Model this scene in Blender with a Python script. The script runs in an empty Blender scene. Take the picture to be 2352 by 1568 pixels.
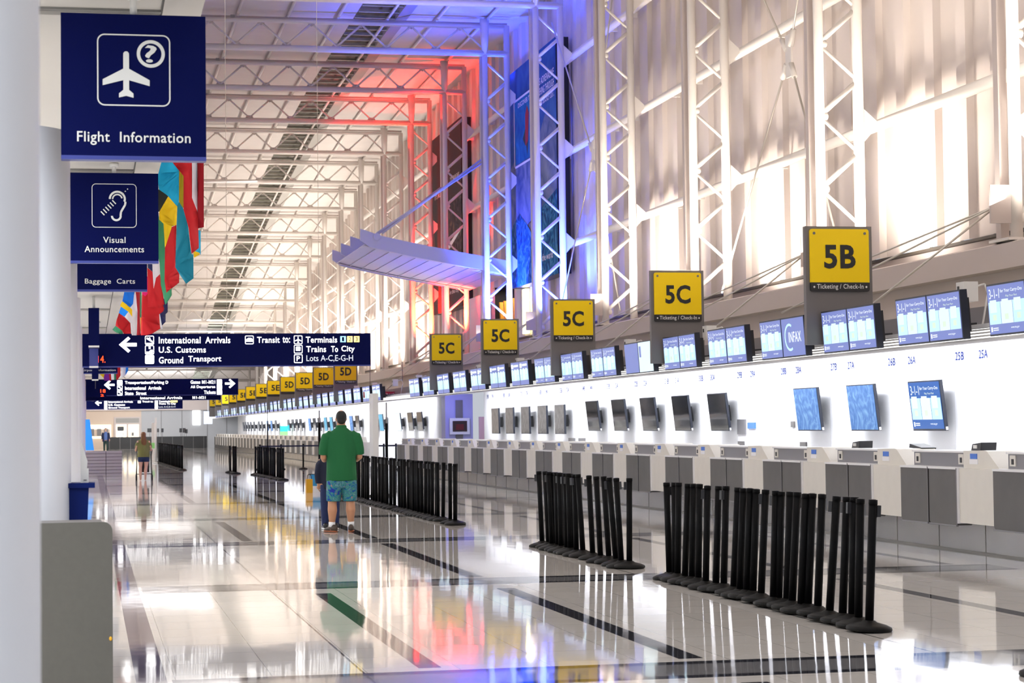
import bpy, bmesh, math, random
from math import sin, cos, pi, radians, degrees, sqrt, atan2
from mathutils import Vector, Matrix

C = bpy.context.scene.collection
SC = bpy.context.scene
rnd = random.Random(7)

# ------------------------------------------------------------------ camera
IMW, IMH, FPX, CAMH = 2352, 1568, 4700.0, 1.55
YAW, PITCH, ROLL = radians(11.70288710), radians(2.36754495), 0.012
_f = Vector((sin(YAW)*cos(PITCH), cos(YAW)*cos(PITCH), sin(PITCH)))
_r0 = Vector((cos(YAW), -sin(YAW), 0)); _u0 = _r0.cross(_f)
_r = _r0*cos(ROLL) - _u0*sin(ROLL); _u = _u0*cos(ROLL) + _r0*sin(ROLL)
cd = bpy.data.cameras.new('camera'); cam = bpy.data.objects.new('camera', cd); C.objects.link(cam)
cam.matrix_world = Matrix(((_r.x, _u.x, -_f.x, 0), (_r.y, _u.y, -_f.y, 0), (_r.z, _u.z, -_f.z, CAMH), (0, 0, 0, 1)))
cd.sensor_width = 36; cd.lens = FPX/IMW*36; cd.clip_end = 600; cd.clip_start = 0.05
cd.dof.use_dof = True; cd.dof.focus_distance = 24; cd.dof.aperture_fstop = 6.3
SC.camera = cam
CO = Vector((0, 0, CAMH))
def ray(x, y): return _f + _r*((x-IMW/2)/FPX) - _u*((y-IMH/2)/FPX)
def at(x, y, Y):                       # point seen at a pixel, at distance Y along the hall
    d = ray(x, y); return CO + d*(Y/d.y)
def atX(x, y, X):
    d = ray(x, y); return CO + d*(X/d.x)
def atF(x, y):
    d = ray(x, y); return CO + d*(-CAMH/d.z)

# ------------------------------------------------------------------ world, exposure, lights
SC.view_settings.view_transform = 'Standard'; SC.view_settings.look = 'None'
SC.view_settings.gamma = 1; SC.view_settings.use_curve_mapping = False
SC.view_settings.exposure = 0.0
w = bpy.data.worlds.new('world'); SC.world = w; w.use_nodes = True
w.node_tree.nodes['Background'].inputs[0].default_value = (0.85, 0.9, 1.0, 1)
w.node_tree.nodes['Background'].inputs[1].default_value = 0.62

WARM = (1.0, 0.90, 0.79); WHITE = (0.95, 0.97, 1.0)
def light(kind, loc, aim, energy, color=WHITE, size=0.5, size_y=None, spot=90, blend=0.6, name='lamp_or_fill'):
    d = bpy.data.lights.new(name, kind); d.energy = energy; d.color = color
    if kind == 'AREA':
        d.shape = 'RECTANGLE' if size_y else 'SQUARE'; d.size = size
        if size_y: d.size_y = size_y
    else: d.shadow_soft_size = size
    if kind == 'SPOT': d.spot_size = radians(spot); d.spot_blend = blend
    o = bpy.data.objects.new(name, d); C.objects.link(o); o.location = loc
    v = (Vector(aim)-Vector(loc)).normalized(); zz = -v                # long side of an area light runs along the hall
    yy = Vector((0, 1, 0)); yy = (yy-zz*yy.dot(zz)).normalized() if abs(zz.y) < .99 else Vector((1, 0, 0)); xx = yy.cross(zz)
    o.rotation_euler = Matrix((xx, yy, zz)).transposed().to_euler()
    return o
BAY, Y0 = 7.95, 27.2
def Yk(k): return Y0 + BAY*k
_zt = [(83, 14.05), (90.8, 13.85), (98.75, 13.47), (106.7, 13.05), (114.65, 12.5), (122.6, 11.85), (130.55, 11.05), (138.5, 10.2), (146.45, 9.15), (154.4, 8.0), (162.35, 6.8), (170.3, 5.6), (178.25, 4.7), (190, 4.2)]
def zr(Y):                              # height of the roof trusses' lower chord along the hall
    if Y <= 83: return 14.05
    for (a, za), (b, zb) in zip(_zt, _zt[1:]):
        if Y <= b: return za+(zb-za)*(Y-a)/(b-a)
    return 4.2
BLUE = (0.03, 0.07, 1.0); RED = (1.0, 0.018, 0.006)
E_UP, E_COL, E_CAN, E_LOW = 380, 780, 520, 400
for k in range(-1, 17):                 # uplights standing on the ledge beside each truss column
    y = Yk(k); top = zr(y)
    kk = top/14.0
    if k in (4, 5):
        light('SPOT', (13.45, y-0.45, 4.35), (13.75, y-0.1, 12), E_COL*13.0, BLUE, 0.12, spot=75)
        light('SPOT', (13.3, y+0.4, 12.4), (12.4, y+0.5, 16), E_COL*1.5, BLUE, 0.12, spot=120)
        light('SPOT', (13.9, y-1.5, 4.4), (14.5, y-1.0, 10), E_COL*2.2, BLUE, 0.12, spot=85)
    elif k in (6, 7):
        light('SPOT', (13.45, y-0.45, 4.35), (13.6, y-0.1, 12), E_COL*22.0, RED, 0.12, spot=50)
        light('SPOT', (13.3, y+0.25, 13.0), (12.4, y+0.6, 16), E_COL*0.9, RED, 0.10, spot=120)
    else:
        light('SPOT', (13.15, y-1.3, 4.3), (14.6, y-1.3, 9.5), E_COL*kk*1.9, WARM, 0.3, spot=160, blend=0.8)
        light('SPOT', (13.5, y-0.5, 4.3), (13.6, y-0.2, 12), E_COL*0.35*kk, WARM, 0.10, spot=70)
# broad uplights along the ledge, washing the roof
for k in range(-1, 8): light('AREA', (12.6, Yk(k*2)+3, 4.6), (8.0, Yk(k*2)+3, 15), E_UP*{-1: .6, 0: .6, 1: .55, 2: .22, 3: .22, 4: .7}.get(k, .75), WARM, 0.6, 12)
for k in range(5, 8): light('AREA', (12.4, Yk(k*2)+3, 4.7), (11, Yk(k*2)+3, 15), E_UP*0.9, WARM, 0.6, 12)
# fluorescent strips under the counter canopy
for a, b in ((15, 40), (40, 66), (76, 105), (105, 135), (135, 171)):
    light('AREA', (11.9, (a+b)/2, 2.56), (12.6, (a+b)/2, 1.2), E_CAN*(b-a)/26, (0.93, 0.95, 1.0), 0.25, (b-a)-0.5)
    bpy.data.objects[-1].location = bpy.data.objects[-1].location
# unseen fill lamps under the low ceiling at left, standing in for downlights
for y in (3, 11, 19, 27, 35, 43, 51, 67, 83, 99, 115, 131, 150): light('AREA', (-2.2, y, 4.1), (-2.2, y, 0), E_LOW, (0.9, 0.95, 1.0), 1.2, 3)
for y in (2, 14, 26, 40, 56, 74, 94, 116, 140, 165): light('AREA', (5.0, y, zr(y)-0.3), (5.5, y, 0), (320 if y < 90 else 560)*(zr(y)/14)**1.2, (0.97, 0.96, 0.98), 6.0, 10)  # added overhead fill below the roof trusses, raising the ambient light

light('AREA', (5.0, 171, 4.6), (5.5, 182, 2.4), 800, WHITE, 7, .6); light('AREA', (9, 150, 7.5), (9, 160, 0), 500, WHITE, 3, 6)  # fill lamps added to brighten the far end wall and far counters
light('AREA', (-1.5, 168, 3.9), (1.5, 182, 1.5), 450, WARM, 3, 1)  # added warm fill on the left part of the end wall
# ------------------------------------------------------------------ materials
MATS = {}
def mat(name, col, rough=0.5, metal=0.0, emit=0.0, ecol=None, noise=0.0, nscale=20, bump=0.0, bscale=60, alpha=None, spec=0.5, trans=0):
    if name in MATS: return MATS[name]
    m = bpy.data.materials.new(name); m.use_nodes = True; nt = m.node_tree; b = nt.nodes['Principled BSDF']
    c = (col[0], col[1], col[2], 1)
    b.inputs['Base Color'].default_value = c; b.inputs['Roughness'].default_value = rough; b.inputs['Metallic'].default_value = metal
    b.inputs['Specular IOR Level'].default_value = spec
    if trans: b.inputs['Transmission Weight'].default_value = trans
    if emit:
        e = ecol or col; b.inputs['Emission Color'].default_value = (e[0], e[1], e[2], 1); b.inputs['Emission Strength'].default_value = emit
    tc = None
    if noise or bump:
        tc = nt.nodes.new('ShaderNodeTexCoord')
    if noise:
        n = nt.nodes.new('ShaderNodeTexNoise'); n.inputs['Scale'].default_value = nscale; n.inputs['Detail'].default_value = 4
        nt.links.new(tc.outputs['Object'], n.inputs['Vector'])
        mx = nt.nodes.new('ShaderNodeMix'); mx.data_type = 'RGBA'; nt.links.new(n.outputs['Fac'], mx.inputs['Factor'])
        mx.inputs['A'].default_value = (c[0]*(1-noise), c[1]*(1-noise), c[2]*(1-noise), 1)
        mx.inputs['B'].default_value = (min(1, c[0]*(1+noise)), min(1, c[1]*(1+noise)), min(1, c[2]*(1+noise)), 1)
        nt.links.new(mx.outputs['Result'], b.inputs['Base Color'])
    if bump:
        n = nt.nodes.new('ShaderNodeTexNoise'); n.inputs['Scale'].default_value = bscale
        nt.links.new(tc.outputs['Object'], n.inputs['Vector'])
        bp = nt.nodes.new('ShaderNodeBump'); bp.inputs['Strength'].default_value = bump
        nt.links.new(n.outputs['Fac'], bp.inputs['Height']); nt.links.new(bp.outputs['Normal'], b.inputs['Normal'])
    MATS[name] = m; return m
M = mat
M('paint', (0.76, 0.715, 0.67), 0.4, noise=0.03, nscale=3)
M('cladding', (0.66, 0.585, 0.54), 0.42, noise=0.05, nscale=1.5)
M('deck', (0.63, 0.585, 0.56), 0.7, noise=0.06, nscale=2)
M('louvre', (0.60, 0.61, 0.52), 0.4, noise=0.55, nscale=1.5)
M('grey_panel', (0.30, 0.29, 0.27), 0.5)
M('wall_white', (0.90, 0.90, 0.92), 0.5)
M('ledge_paint', (0.55, 0.48, 0.45), 0.5, noise=0.03, nscale=2)
M('grey_post', (0.165, 0.155, 0.155), 0.45, metal=0.2)
M('yellow', (0.98, 0.68, 0.002), 0.45, spec=.3)
M('black_plate', (0.012, 0.012, 0.015), 0.35)
M('white_letter', (0.80, 0.80, 0.78), 0.5)
M('black_letter', (0.010, 0.010, 0.012), 0.5)
M('navy', (0.0004, 0.0026, 0.056), 0.5, spec=.08)
M('navy_edge', (0.035, 0.05, 0.26), 0.4)
M('sign_white', (0.72, 0.72, 0.70), 0.5)
M('lit_white', (1, 1, 1), 0.5, emit=2.6)
M('lit_dim', (0.75, 0.82, 0.95), 0.5, emit=0.75)
M('lit_cyan', (0.35, 0.75, 1.0), 0.5, emit=1.3)
M('lit_amber', (1.0, 0.78, 0.25), 0.5, emit=1.6)
M('led_red', (1.0, 0.06, 0.01), 0.5, emit=3.0)
M('stainless', (0.13, 0.125, 0.12), 0.45, metal=0.4, noise=0.16, nscale=4)
M('stainless_pale', (0.80, 0.765, 0.69), 0.35, metal=0.2, noise=0.05, nscale=5)
M('stainless_band', (0.27, 0.265, 0.28), 0.38, metal=0.5)
M('plinth', (0.46, 0.445, 0.43), 0.24, metal=0.75, noise=0.18, nscale=1.6)
M('counter_top', (0.85, 0.85, 0.86), 0.35)
M('panel_joint', (.6, .6, .62), .6); M('seam', (0.05, 0.04, 0.03), 0.6)
M('tag_blue', (0.08, 0.22, 0.75), 0.5); M('tag_white', (0.9, 0.9, 0.93), 0.5)
M('black_rubber', (0.003, 0.003, 0.0035), 0.5, spec=.10)
M('base_rubber', (0.009, 0.0085, 0.008), 0.5, noise=0.3, nscale=30, spec=.12)
M('belt_blue', (0.008, 0.012, 0.05), 0.6)
M('bezel', (0.012, 0.016, 0.03), 0.3)
M('film_black', (0.006, 0.007, 0.009), 0.06, bump=0.25, bscale=5, spec=0.45)
M('film_silver', (0.42, 0.43, 0.45), 0.10, metal=0.95, bump=1.0, bscale=9, noise=0.9, nscale=7)
M('scr_blue', (0.006, 0.010, 0.030), 0.3, emit=0.62, ecol=(0.30, 0.38, 0.95))
M('scr_deep', (0.001, 0.005, 0.025), 0.3, emit=0.75, ecol=(0.015, 0.16, 0.62))
M('scr_cyan', (0.030, 0.048, 0.054), 0.3, emit=1.0, ecol=(0.60, 0.92, 1.0))
M('scr_pale', (0.048, 0.054, 0.057), 0.3, emit=1.0, ecol=(0.78, 0.95, 1.0))
M('scr_text', (0.054, 0.057, 0.060), 0.3, emit=1.1, ecol=(0.9, 0.97, 1.0))
M('scr_amber', (0.054, 0.048, 0.024), 0.3, emit=0.9, ecol=(0.80, 0.98, 0.80))
M('scr_sky', (0.006, 0.024, 0.042), 0.3, emit=0.8, ecol=(0.02, 0.45, 0.75))
M('white_plastic', (0.80, 0.79, 0.76), 0.45)
M('column_white', (0.74, 0.77, 0.83), 0.45)
M('skirt', (0.006, 0.014, 0.04), 0.3)
M('laminate_grey', (0.10, 0.095, 0.082), 0.55, noise=0.12, nscale=25)
M('laminate_dark', (0.10, 0.09, 0.085), 0.5)
M('number_blue', (0.012, 0.03, 0.20), 0.7, spec=.1)
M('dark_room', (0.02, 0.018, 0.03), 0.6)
M('orange_fin', (0.85, 0.36, 0.02), 0.5)
M('lamp_yellow', (1.0, 0.92, 0.35), 0.5, emit=3.0)
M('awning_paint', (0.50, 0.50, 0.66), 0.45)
M('red_sign', (0.42, 0.005, 0.03), 0.45)
M('steel_rod', (0.62, 0.58, 0.52), 0.35, metal=0.5)
M('end_grey', (0.42, 0.43, 0.45), 0.6, noise=0.03); M('end_warm', (0.62, 0.50, 0.40), 0.6)
M('end_band', (0.55, 0.48, 0.46), 0.6)
M('barrier_black', (0.004, 0.004, 0.0045), 0.6, noise=0.3, nscale=3)
M('door_glow', (1.0, 0.86, 0.62), 0.5, emit=1.3)
M('desk_mauve', (0.42, 0.36, 0.38), 0.35, metal=0.3); M('groove', (0.10, 0.07, 0.09), 0.6)
M('kiosk_blue', (0.02, 0.25, 0.75), 0.3, emit=0.7, ecol=(0.03, 0.30, 0.85))
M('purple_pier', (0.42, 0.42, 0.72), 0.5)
M('maroon', (0.03, 0.006, 0.012), 0.3)
M('skin_tan', (0.50, 0.24, 0.13), 0.5); M('skin_light', (0.72, 0.40, 0.28), 0.5)
M('hair_black', (0.006, 0.005, 0.005), 0.6); M('hair_auburn', (0.20, 0.075, 0.02), 0.5, noise=0.35, nscale=40)
M('hair_grey', (0.30, 0.26, 0.23), 0.6)
M('shirt_green', (0.005, 0.115, 0.032), 0.85, noise=0.06, nscale=60, bump=0.25, bscale=7)
M('shirt_olive', (0.20, 0.19, 0.055), 0.8, noise=0.08, nscale=30)
M('denim', (0.01, 0.022, 0.09), 0.8); M('navy_cloth', (0.006, 0.009, 0.03), 0.8)
M('jacket_navy', (0.006, 0.012, 0.06), 0.7); M('shirt_blue', (0.10, 0.17, 0.42), 0.8); M('trousers_green', (0.02, 0.045, 0.04), 0.8)
M('sock', (0.85, 0.85, 0.85), 0.8); M('shoe_brown', (0.05, 0.032, 0.022), 0.6); M('shoe_orange', (0.30, 0.08, 0.02), 0.6)
M('bag_yellow', (0.75, 0.38, 0.01), 0.5); M('bag_blue', (0.04, 0.33, 0.65), 0.5)
M('stroller_black', (0.01, 0.01, 0.012), 0.6); M('poster_green', (0.30, 0.75, 0.25), 0.5); M('poster_teal', (0.02, 0.5, 0.6), 0.5)
for n, c in dict(f_cyan=(0.0, 0.42, 0.72), f_yellow=(0.95, 0.62, 0.0), f_black=(0.015, 0.02, 0.015), f_green=(0.04, 0.26, 0.12), f_red=(0.62, 0.005, 0.012), f_darkred=(0.38, 0.0, 0.01),
                 f_magenta=(0.80, 0.0, 0.16), f_teal=(0.0, 0.24, 0.36), f_olive=(0.42, 0.32, 0.0), f_white=(0.85, 0.82, 0.88), f_blue=(0.0, 0.19, 0.85), f_navy=(0.01, 0.015, 0.10),
                 f_lightblue=(0.0, 0.26, 0.95), f_pink=(0.85, 0.55, 0.55), f_orange=(0.95, 0.25, 0.0), f_purple=(0.22, 0.01, 0.30)).items(): M(n, c, 0.75)

def floor_mat():
    m = bpy.data.materials.new('polished_tile_floor'); m.use_nodes = True; nt = m.node_tree; b = nt.nodes['Principled BSDF']
    L = nt.links.new
    g = nt.nodes.new('ShaderNodeNewGeometry'); sp = nt.nodes.new('ShaderNodeSeparateXYZ'); L(g.outputs['Position'], sp.inputs[0])
    X, Y = sp.outputs[0], sp.outputs[1]
    def mth(op, a, b_=None, clamp=False):
        n = nt.nodes.new('ShaderNodeMath'); n.operation = op; n.use_clamp = clamp
        for i, v in enumerate((a, b_)):
            if v is None: continue
            if isinstance(v, (int, float)): n.inputs[i].default_value = v
            else: L(v, n.inputs[i])
        return n.outputs[0]
    def inr(v, lo, hi): return mth('MULTIPLY', mth('GREATER_THAN', v, lo), mth('LESS_THAN', v, hi))
    def near(v, c, hw): return mth('LESS_THAN', mth('ABSOLUTE', mth('SUBTRACT', v, c)), hw)
    ym = mth('FLOORED_MODULO', mth('SUBTRACT', Y, 12.1), 7.75)           # position inside one floor bay
    y2 = mth('FLOORED_MODULO', mth('SUBTRACT', Y, 12.1), 15.5)
    band = inr(ym, 0.0, 0.85); edge = mth('ADD', inr(ym, 0.0, 0.14), inr(ym, 0.70, 0.85))
    xin = inr(X, 0.5, 9.5)
    band = mth('MULTIPLY', band, xin); edge = mth('MULTIPLY', edge, xin)
    inb = inr(y2, 1.0, 7.2); inb2 = inr(y2, 8.7, 15.2)
    st = mth('ADD', mth('MULTIPLY', near(X, 2.15, 0.075), inb), mth('MULTIPLY', near(X, 3.9, 0.085), mth('ADD', inb, inb2)))
    st = mth('ADD', st, mth('MULTIPLY', near(X, 7.3, 0.08), mth('ADD', inb, inb2)))
    st = mth('ADD', st, mth('MULTIPLY', near(X, 9.1, 0.07), inb2), )
    dark = mth('ADD', edge, st, True)
    bord = inr(X, 0.28, 0.47)
    outer = mth('GREATER_THAN', X, 9.55)
    gx = mth('LESS_THAN', mth('FLOORED_MODULO', mth('ADD', X, 0.08), 0.6), 0.006); gy = mth('LESS_THAN', mth('FLOORED_MODULO', Y, 0.6), 0.006)
    grout = mth('MULTIPLY', mth('ADD', gx, gy, True), 0.45)
    jx = mth('ADD', near(X, 1.7, 0.008), near(X, 5.55, 0.008)); grout = mth('ADD', grout, jx, True)
    def mix(fac, A, B):
        n = nt.nodes.new('ShaderNodeMix'); n.data_type = 'RGBA'
        if isinstance(fac, (int, float)): n.inputs['Factor'].default_value = fac
        else: L(fac, n.inputs['Factor'])
        for s, v in (('A', A), ('B', B)):
            if isinstance(v, tuple): n.inputs[s].default_value = v
            else: L(v, n.inputs[s])
        return n.outputs['Result']
    tn = nt.nodes.new('ShaderNodeTexNoise'); tn.inputs['Scale'].default_value = 1.3; tn.inputs['Detail'].default_value = 8; L(g.outputs['Position'], tn.inputs['Vector'])
    base = mix(tn.outputs['Fac'], (0.66, 0.61, 0.56, 1), (0.76, 0.72, 0.67, 1))
    base = mix(outer, base, (0.52, 0.52, 0.53, 1))
    base = mix(band, base, (0.20, 0.195, 0.20, 1)); base = mix(dark, base, (0.035, 0.035, 0.045, 1))
    base = mix(bord, base, (0.14, 0.12, 0.15, 1)); base = mix(grout, base, (0.08, 0.07, 0.06, 1))
    L(base, b.inputs['Base Color'])
    b.inputs['Roughness'].default_value = 0.045; b.inputs['Specular IOR Level'].default_value = 0.75
    b.inputs['IOR'].default_value = 1.55
    bn = nt.nodes.new('ShaderNodeTexNoise'); bn.inputs['Scale'].default_value = 1.0; bn.inputs['Detail'].default_value = 2
    mp = nt.nodes.new('ShaderNodeMapping'); mp.inputs['Scale'].default_value = (2.2, 1.1, 1); L(g.outputs['Position'], mp.inputs['Vector']); L(mp.outputs['Vector'], bn.inputs['Vector'])
    bp = nt.nodes.new('ShaderNodeBump'); bp.inputs['Strength'].default_value = 0.05; bp.inputs['Distance'].default_value = 0.02
    L(bn.outputs['Fac'], bp.inputs['Height']); L(bp.outputs['Normal'], b.inputs['Normal'])
    return m

# ------------------------------------------------------------------ mesh helpers
class MB:
    def __init__(s): s.v = []; s.f = []; s.m = []; s.mats = []; s.cur = 0; s.smooth = []
    def use(s, name):
        m = MATS[name] if isinstance(name, str) else name
        if m not in s.mats: s.mats.append(m)
        s.cur = s.mats.index(m); return s
    def add(s, vs, fs, sm=False):
        n = len(s.v); s.v += [tuple(v) for v in vs]
        for f in fs: s.f.append(tuple(i+n for i in f)); s.m.append(s.cur); s.smooth.append(sm)
        return s
    def box(s, x0, x1, y0, y1, z0, z1):
        vs = [(x, y, z) for x in (x0, x1) for y in (y0, y1) for z in (z0, z1)]
        return s.add(vs, [(0, 1, 3, 2), (4, 6, 7, 5), (0, 4, 5, 1), (2, 3, 7, 6), (0, 2, 6, 4), (1, 5, 7, 3)])
    def quad(s, a, b, c, d): return s.add([a, b, c, d], [(0, 1, 2, 3)])
    def tube(s, p, q, r, seg=12, r2=None, cap=True):
        p, q = Vector(p), Vector(q); r2 = r if r2 is None else r2
        d = (q-p).normalized(); a = d.orthogonal().normalized(); b = d.cross(a)
        vs = []
        for c, rr in ((p, r), (q, r2)):
            for i in range(seg):
                t = 2*pi*i/seg; vs.append(c+(a*cos(t)+b*sin(t))*rr)
        fs = [(i, (i+1) % seg, seg+(i+1) % seg, seg+i) for i in range(seg)]
        s.add(vs, fs, True)
        if cap:
            n = len(s.v)-2*seg
            s.f.append(tuple(n+i for i in reversed(range(seg)))); s.m.append(s.cur); s.smooth.append(False)
            s.f.append(tuple(n+seg+i for i in range(seg))); s.m.append(s.cur); s.smooth.append(False)
        return s
    def path(s, pts, r, seg=8):
        for a, b in zip(pts, pts[1:]): s.tube(a, b, r, seg)
        return s
    def lathe(s, c, prof, seg=32):
        c = Vector(c); vs = []; n = len(prof)
        for (r, z) in prof:
            for i in range(seg): t = 2*pi*i/seg; vs.append((c.x+r*cos(t), c.y+r*sin(t), c.z+z))
        fs = [(j*seg+i, j*seg+(i+1) % seg, (j+1)*seg+(i+1) % seg, (j+1)*seg+i) for j in range(n-1) for i in range(seg)]
        return s.add(vs, fs, True)
    def prism(s, pts, axis, a, b):      # polygon in the two other axes, extruded along axis from a to b
        def mk(p, t): return (t, p[0], p[1]) if axis == 'x' else (p[0], t, p[1]) if axis == 'y' else (p[0], p[1], t)
        n = len(pts); vs = [mk(p, a) for p in pts]+[mk(p, b) for p in pts]
        fs = [tuple(reversed(range(n))), tuple(range(n, 2*n))]+[(i, (i+1) % n, n+(i+1) % n, n+i) for i in range(n)]
        return s.add(vs, fs)
    def loft(s, rings, cap=True):
        n = len(rings[0]); vs = [p for r in rings for p in r]
        fs = [(j*n+i, j*n+(i+1) % n, (j+1)*n+(i+1) % n, (j+1)*n+i) for j in range(len(rings)-1) for i in range(n)]
        if cap: fs += [tuple(reversed(range(n))), tuple((len(rings)-1)*n+i for i in range(n))]
        return s.add(vs, fs, True)
    def ell(s, c, rx, ry, rz, seg=16, rings=10):
        R = []
        for j in range(1, rings):
            t = pi*j/rings; R.append([(c[0]+rx*sin(t)*cos(2*pi*i/seg), c[1]+ry*sin(t)*sin(2*pi*i/seg), c[2]-rz*cos(t)) for i in range(seg)])
        return s.loft(R)
    def mesh(s, name):
        me = bpy.data.meshes.new(name); me.from_pydata(s.v, [], s.f)
        for m in s.mats: me.materials.append(m)
        me.polygons.foreach_set('material_index', s.m); me.polygons.foreach_set('use_smooth', s.smooth)
        me.update()
        bm = bmesh.new(); bm.from_mesh(me); bmesh.ops.recalc_face_normals(bm, faces=bm.faces); bm.to_mesh(me); bm.free()
        return me
    def build(s, name, parent=None, loc=None):
        o = bpy.data.objects.new(name, s.mesh(name)); C.objects.link(o)
        if parent: o.parent = parent
        if loc: o.location = loc
        return o
def mb(m): return MB().use(m)
def link_mesh(name, me, parent=None, loc=(0, 0, 0)):
    o = bpy.data.objects.new(name, me); C.objects.link(o); o.parent = parent; o.location = loc; return o
def tag(o, label, cat, group=None, kind=None):
    o['label'] = label; o['category'] = cat
    if group: o['group'] = group
    if kind: o['kind'] = kind
    return o
def thing(name, label, cat, loc=(0, 0, 0), group=None):
    o = bpy.data.objects.new(name, None); C.objects.link(o); o.location = loc; o.empty_display_size = 0.1
    return tag(o, label, cat, group)
def struct(o): o['kind'] = 'structure'; return o
def dup(root, loc, label, group=None, rot=None):
    r = root.copy(); C.objects.link(r); r.location = loc; r['label'] = label
    if group: r['group'] = group
    elif 'group' in r and label.startswith('black belt stanchion at'): del r['group']
    if rot: r.rotation_euler = rot
    for ch in list(root.children):
        c = ch.copy(); C.objects.link(c); c.parent = r
        for g in list(ch.children):
            d = g.copy(); C.objects.link(d); d.parent = c
    return r
_o1 = ['', 'first', 'second', 'third', 'fourth', 'fifth', 'sixth', 'seventh', 'eighth', 'ninth', 'tenth', 'eleventh', 'twelfth', 'thirteenth', 'fourteenth', 'fifteenth', 'sixteenth', 'seventeenth', 'eighteenth', 'nineteenth']
_tn = {2: 'twent', 3: 'thirt', 4: 'fort', 5: 'fift', 6: 'sixt'}
def nth(n):
    if n < 20: return _o1[n]
    t, u = divmod(n, 10)
    return _tn[t]+'ieth' if u == 0 else _tn[t]+'y-'+_o1[u]
_tc = {}
def text_data(body, bold):
    key = (body, bold)
    if key not in _tc:
        cu = bpy.data.curves.new('lettering', 'FONT'); cu.body = body; cu.size = 1; cu.offset = (0.030 if len(body) == 2 and body[0] == '5' else 0.010) if bold else 0.0; cu.resolution_u = 3
        if bold: cu.space_character = 1.06
        o = bpy.data.objects.new('lettering', cu); C.objects.link(o)
        bpy.context.view_layer.update()
        me = bpy.data.meshes.new_from_object(o.evaluated_get(bpy.context.evaluated_depsgraph_get()))
        vs = [(v.co.x, v.co.y) for v in me.vertices]; fs = [tuple(p.vertices) for p in me.polygons]
        bpy.data.objects.remove(o); bpy.data.curves.remove(cu); bpy.data.meshes.remove(me)
        xs = [v[0] for v in vs]; ys = [v[1] for v in vs]
        _tc[key] = (vs, fs, min(xs), max(xs), min(ys), max(ys))
    return _tc[key]
def text_into(m, body, cx, cz, w, h, plane, off, bold=True):
    """letters as mesh faces; plane 'y' faces the camera (x right), 'x' faces the hall from the right wall (far end left)"""
    vs, fs, x0, x1, y0, y1 = text_data(body, bold)
    if w is None: w = (x1-x0)/(y1-y0)*h
    P = []
    for (x, y) in vs:
        u = (x-x0)/(x1-x0)*w-w/2; v = (y-y0)/(y1-y0)*h-h/2
        P.append((cx+u, off, cz+v) if plane == 'y' else (off, cx-u, cz+v))
    return m.add(P, fs)

# ------------------------------------------------------------------ setting
fl = MB(); fl.use(floor_mat()); fl.quad((-9, -4, 0), (16, -4, 0), (16, 186, 0), (-9, 186, 0)); struct(fl.build('floor'))
# high roof deck
d = mb('deck'); ys = [-4]+[Yk(k) for k in range(-3, 20)]
ys = [y for y in ys if y < 184]+[186]
for a, b in zip(ys, ys[1:]):
    za, zb = zr(a)+1.25, zr(b)+1.25
    for x0, x1 in ((0.7, 8.75), (10.55, 15.0)):
        d.quad((x0, a, za), (x1, a, za), (x1, b, zb), (x0, b, zb)); d.quad((x0, a, za+.2), (x0, b, zb+.2), (x1, b, zb+.2), (x1, a, za+.2))
    d.use('grey_panel'); d.quad((10.1, a, za-.12), (10.55, a, za-.02), (10.55, b, zb-.02), (10.1, b, zb-.12)); d.use('louvre')
    d.use('seam').quad((8.75, a, za+.35), (10.1, a, za+.35), (10.1, b, zb+.35), (8.75, b, zb+.35)); d.use('louvre')
    n = 4
    for i in range(n*2):
        t = (i+.5)/(n*2); y = a+(b-a)*t; z = za+(zb-za)*t
        d.prism([(y, z-.07), (y+.05, z-.07), (y+.12, z+.04), (y+.07, z+.04)], 'x', 8.75, 10.1)
    d.use('deck')
    d.quad((8.75, a, za), (8.75, b, zb), (8.75, b, zb+.35), (8.75, a, za+.35)); d.quad((10.1, a, za-.12), (10.1, b, zb-.12), (10.1, b, zb+.35), (10.1, a, za+.35))
    # wavy seams of the deck panels
struct(d.build('ceiling'))
# low ceiling on the left and the wall above its edge
M('low_ceiling', (0.66, 0.62, 0.56), .6); c = mb('low_ceiling'); c.box(-9, 0.45, -4, 186, 4.17, 4.3); c.box(0.46, 0.70, -4, 186, 4.155, 4.3)
c.use('seam').box(0.448, 0.458, -4, 186, 4.16, 4.2)
for y in [4.9+BAY*i for i in range(22)]: c.use('grey_panel').box(-9, 0.45, y, y+.05, 4.155, 4.18); c.use('low_ceiling').box(-9, 0.44, y+.05, y+.9, 4.13, 4.18)
struct(c.build('ceiling_left'))
c = mb('cladding')
for a, b in zip(ys, ys[1:]): c.quad((0.7, a, 4.3), (0.7, b, 4.3), (0.7, b, zr(b)+1.3), (0.7, a, zr(a)+1.3)); c.quad((0.62, a, 4.3), (0.62, b, 4.3), (0.62, b, zr(b)+1.3), (0.62, a, zr(a)+1.3))
struct(c.build('wall_left_upper'))
c = mb('wall_white'); c.box(-9.1, -9, -4, 186, 0, 4.17); struct(c.build('wall_left'))
# ribbed cladding high on the right
c = mb('cladding'); P = 1.325; n0 = int((184-11.3)/P)
for i in range(n0):
    y = 11.3+P*i; bot = 4.6
    pf = [(y, 14.62), (y+.78, 14.62), (y+.84, 14.50), (y+P-.10, 14.50), (y+P-.02, 14.60), (y+P, 14.62)]
    hole = 68.9 < y+.6 < 74
    for (ya, xa), (yb, xb) in zip(pf, pf[1:]):
        b_ = 6.6 if hole else bot
        c.quad((xa, ya, b_), (xb, yb, b_), (xb, yb, zr(yb)+1.3), (xa, ya, zr(ya)+1.3))
    c.use('seam').box(14.585, 14.61, y+P-.012, y+P+.004, 6.6 if hole else bot, min(zr(y), zr(y+P))+1.1); c.use('cladding')
struct(c.build('wall_right_upper'))
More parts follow.
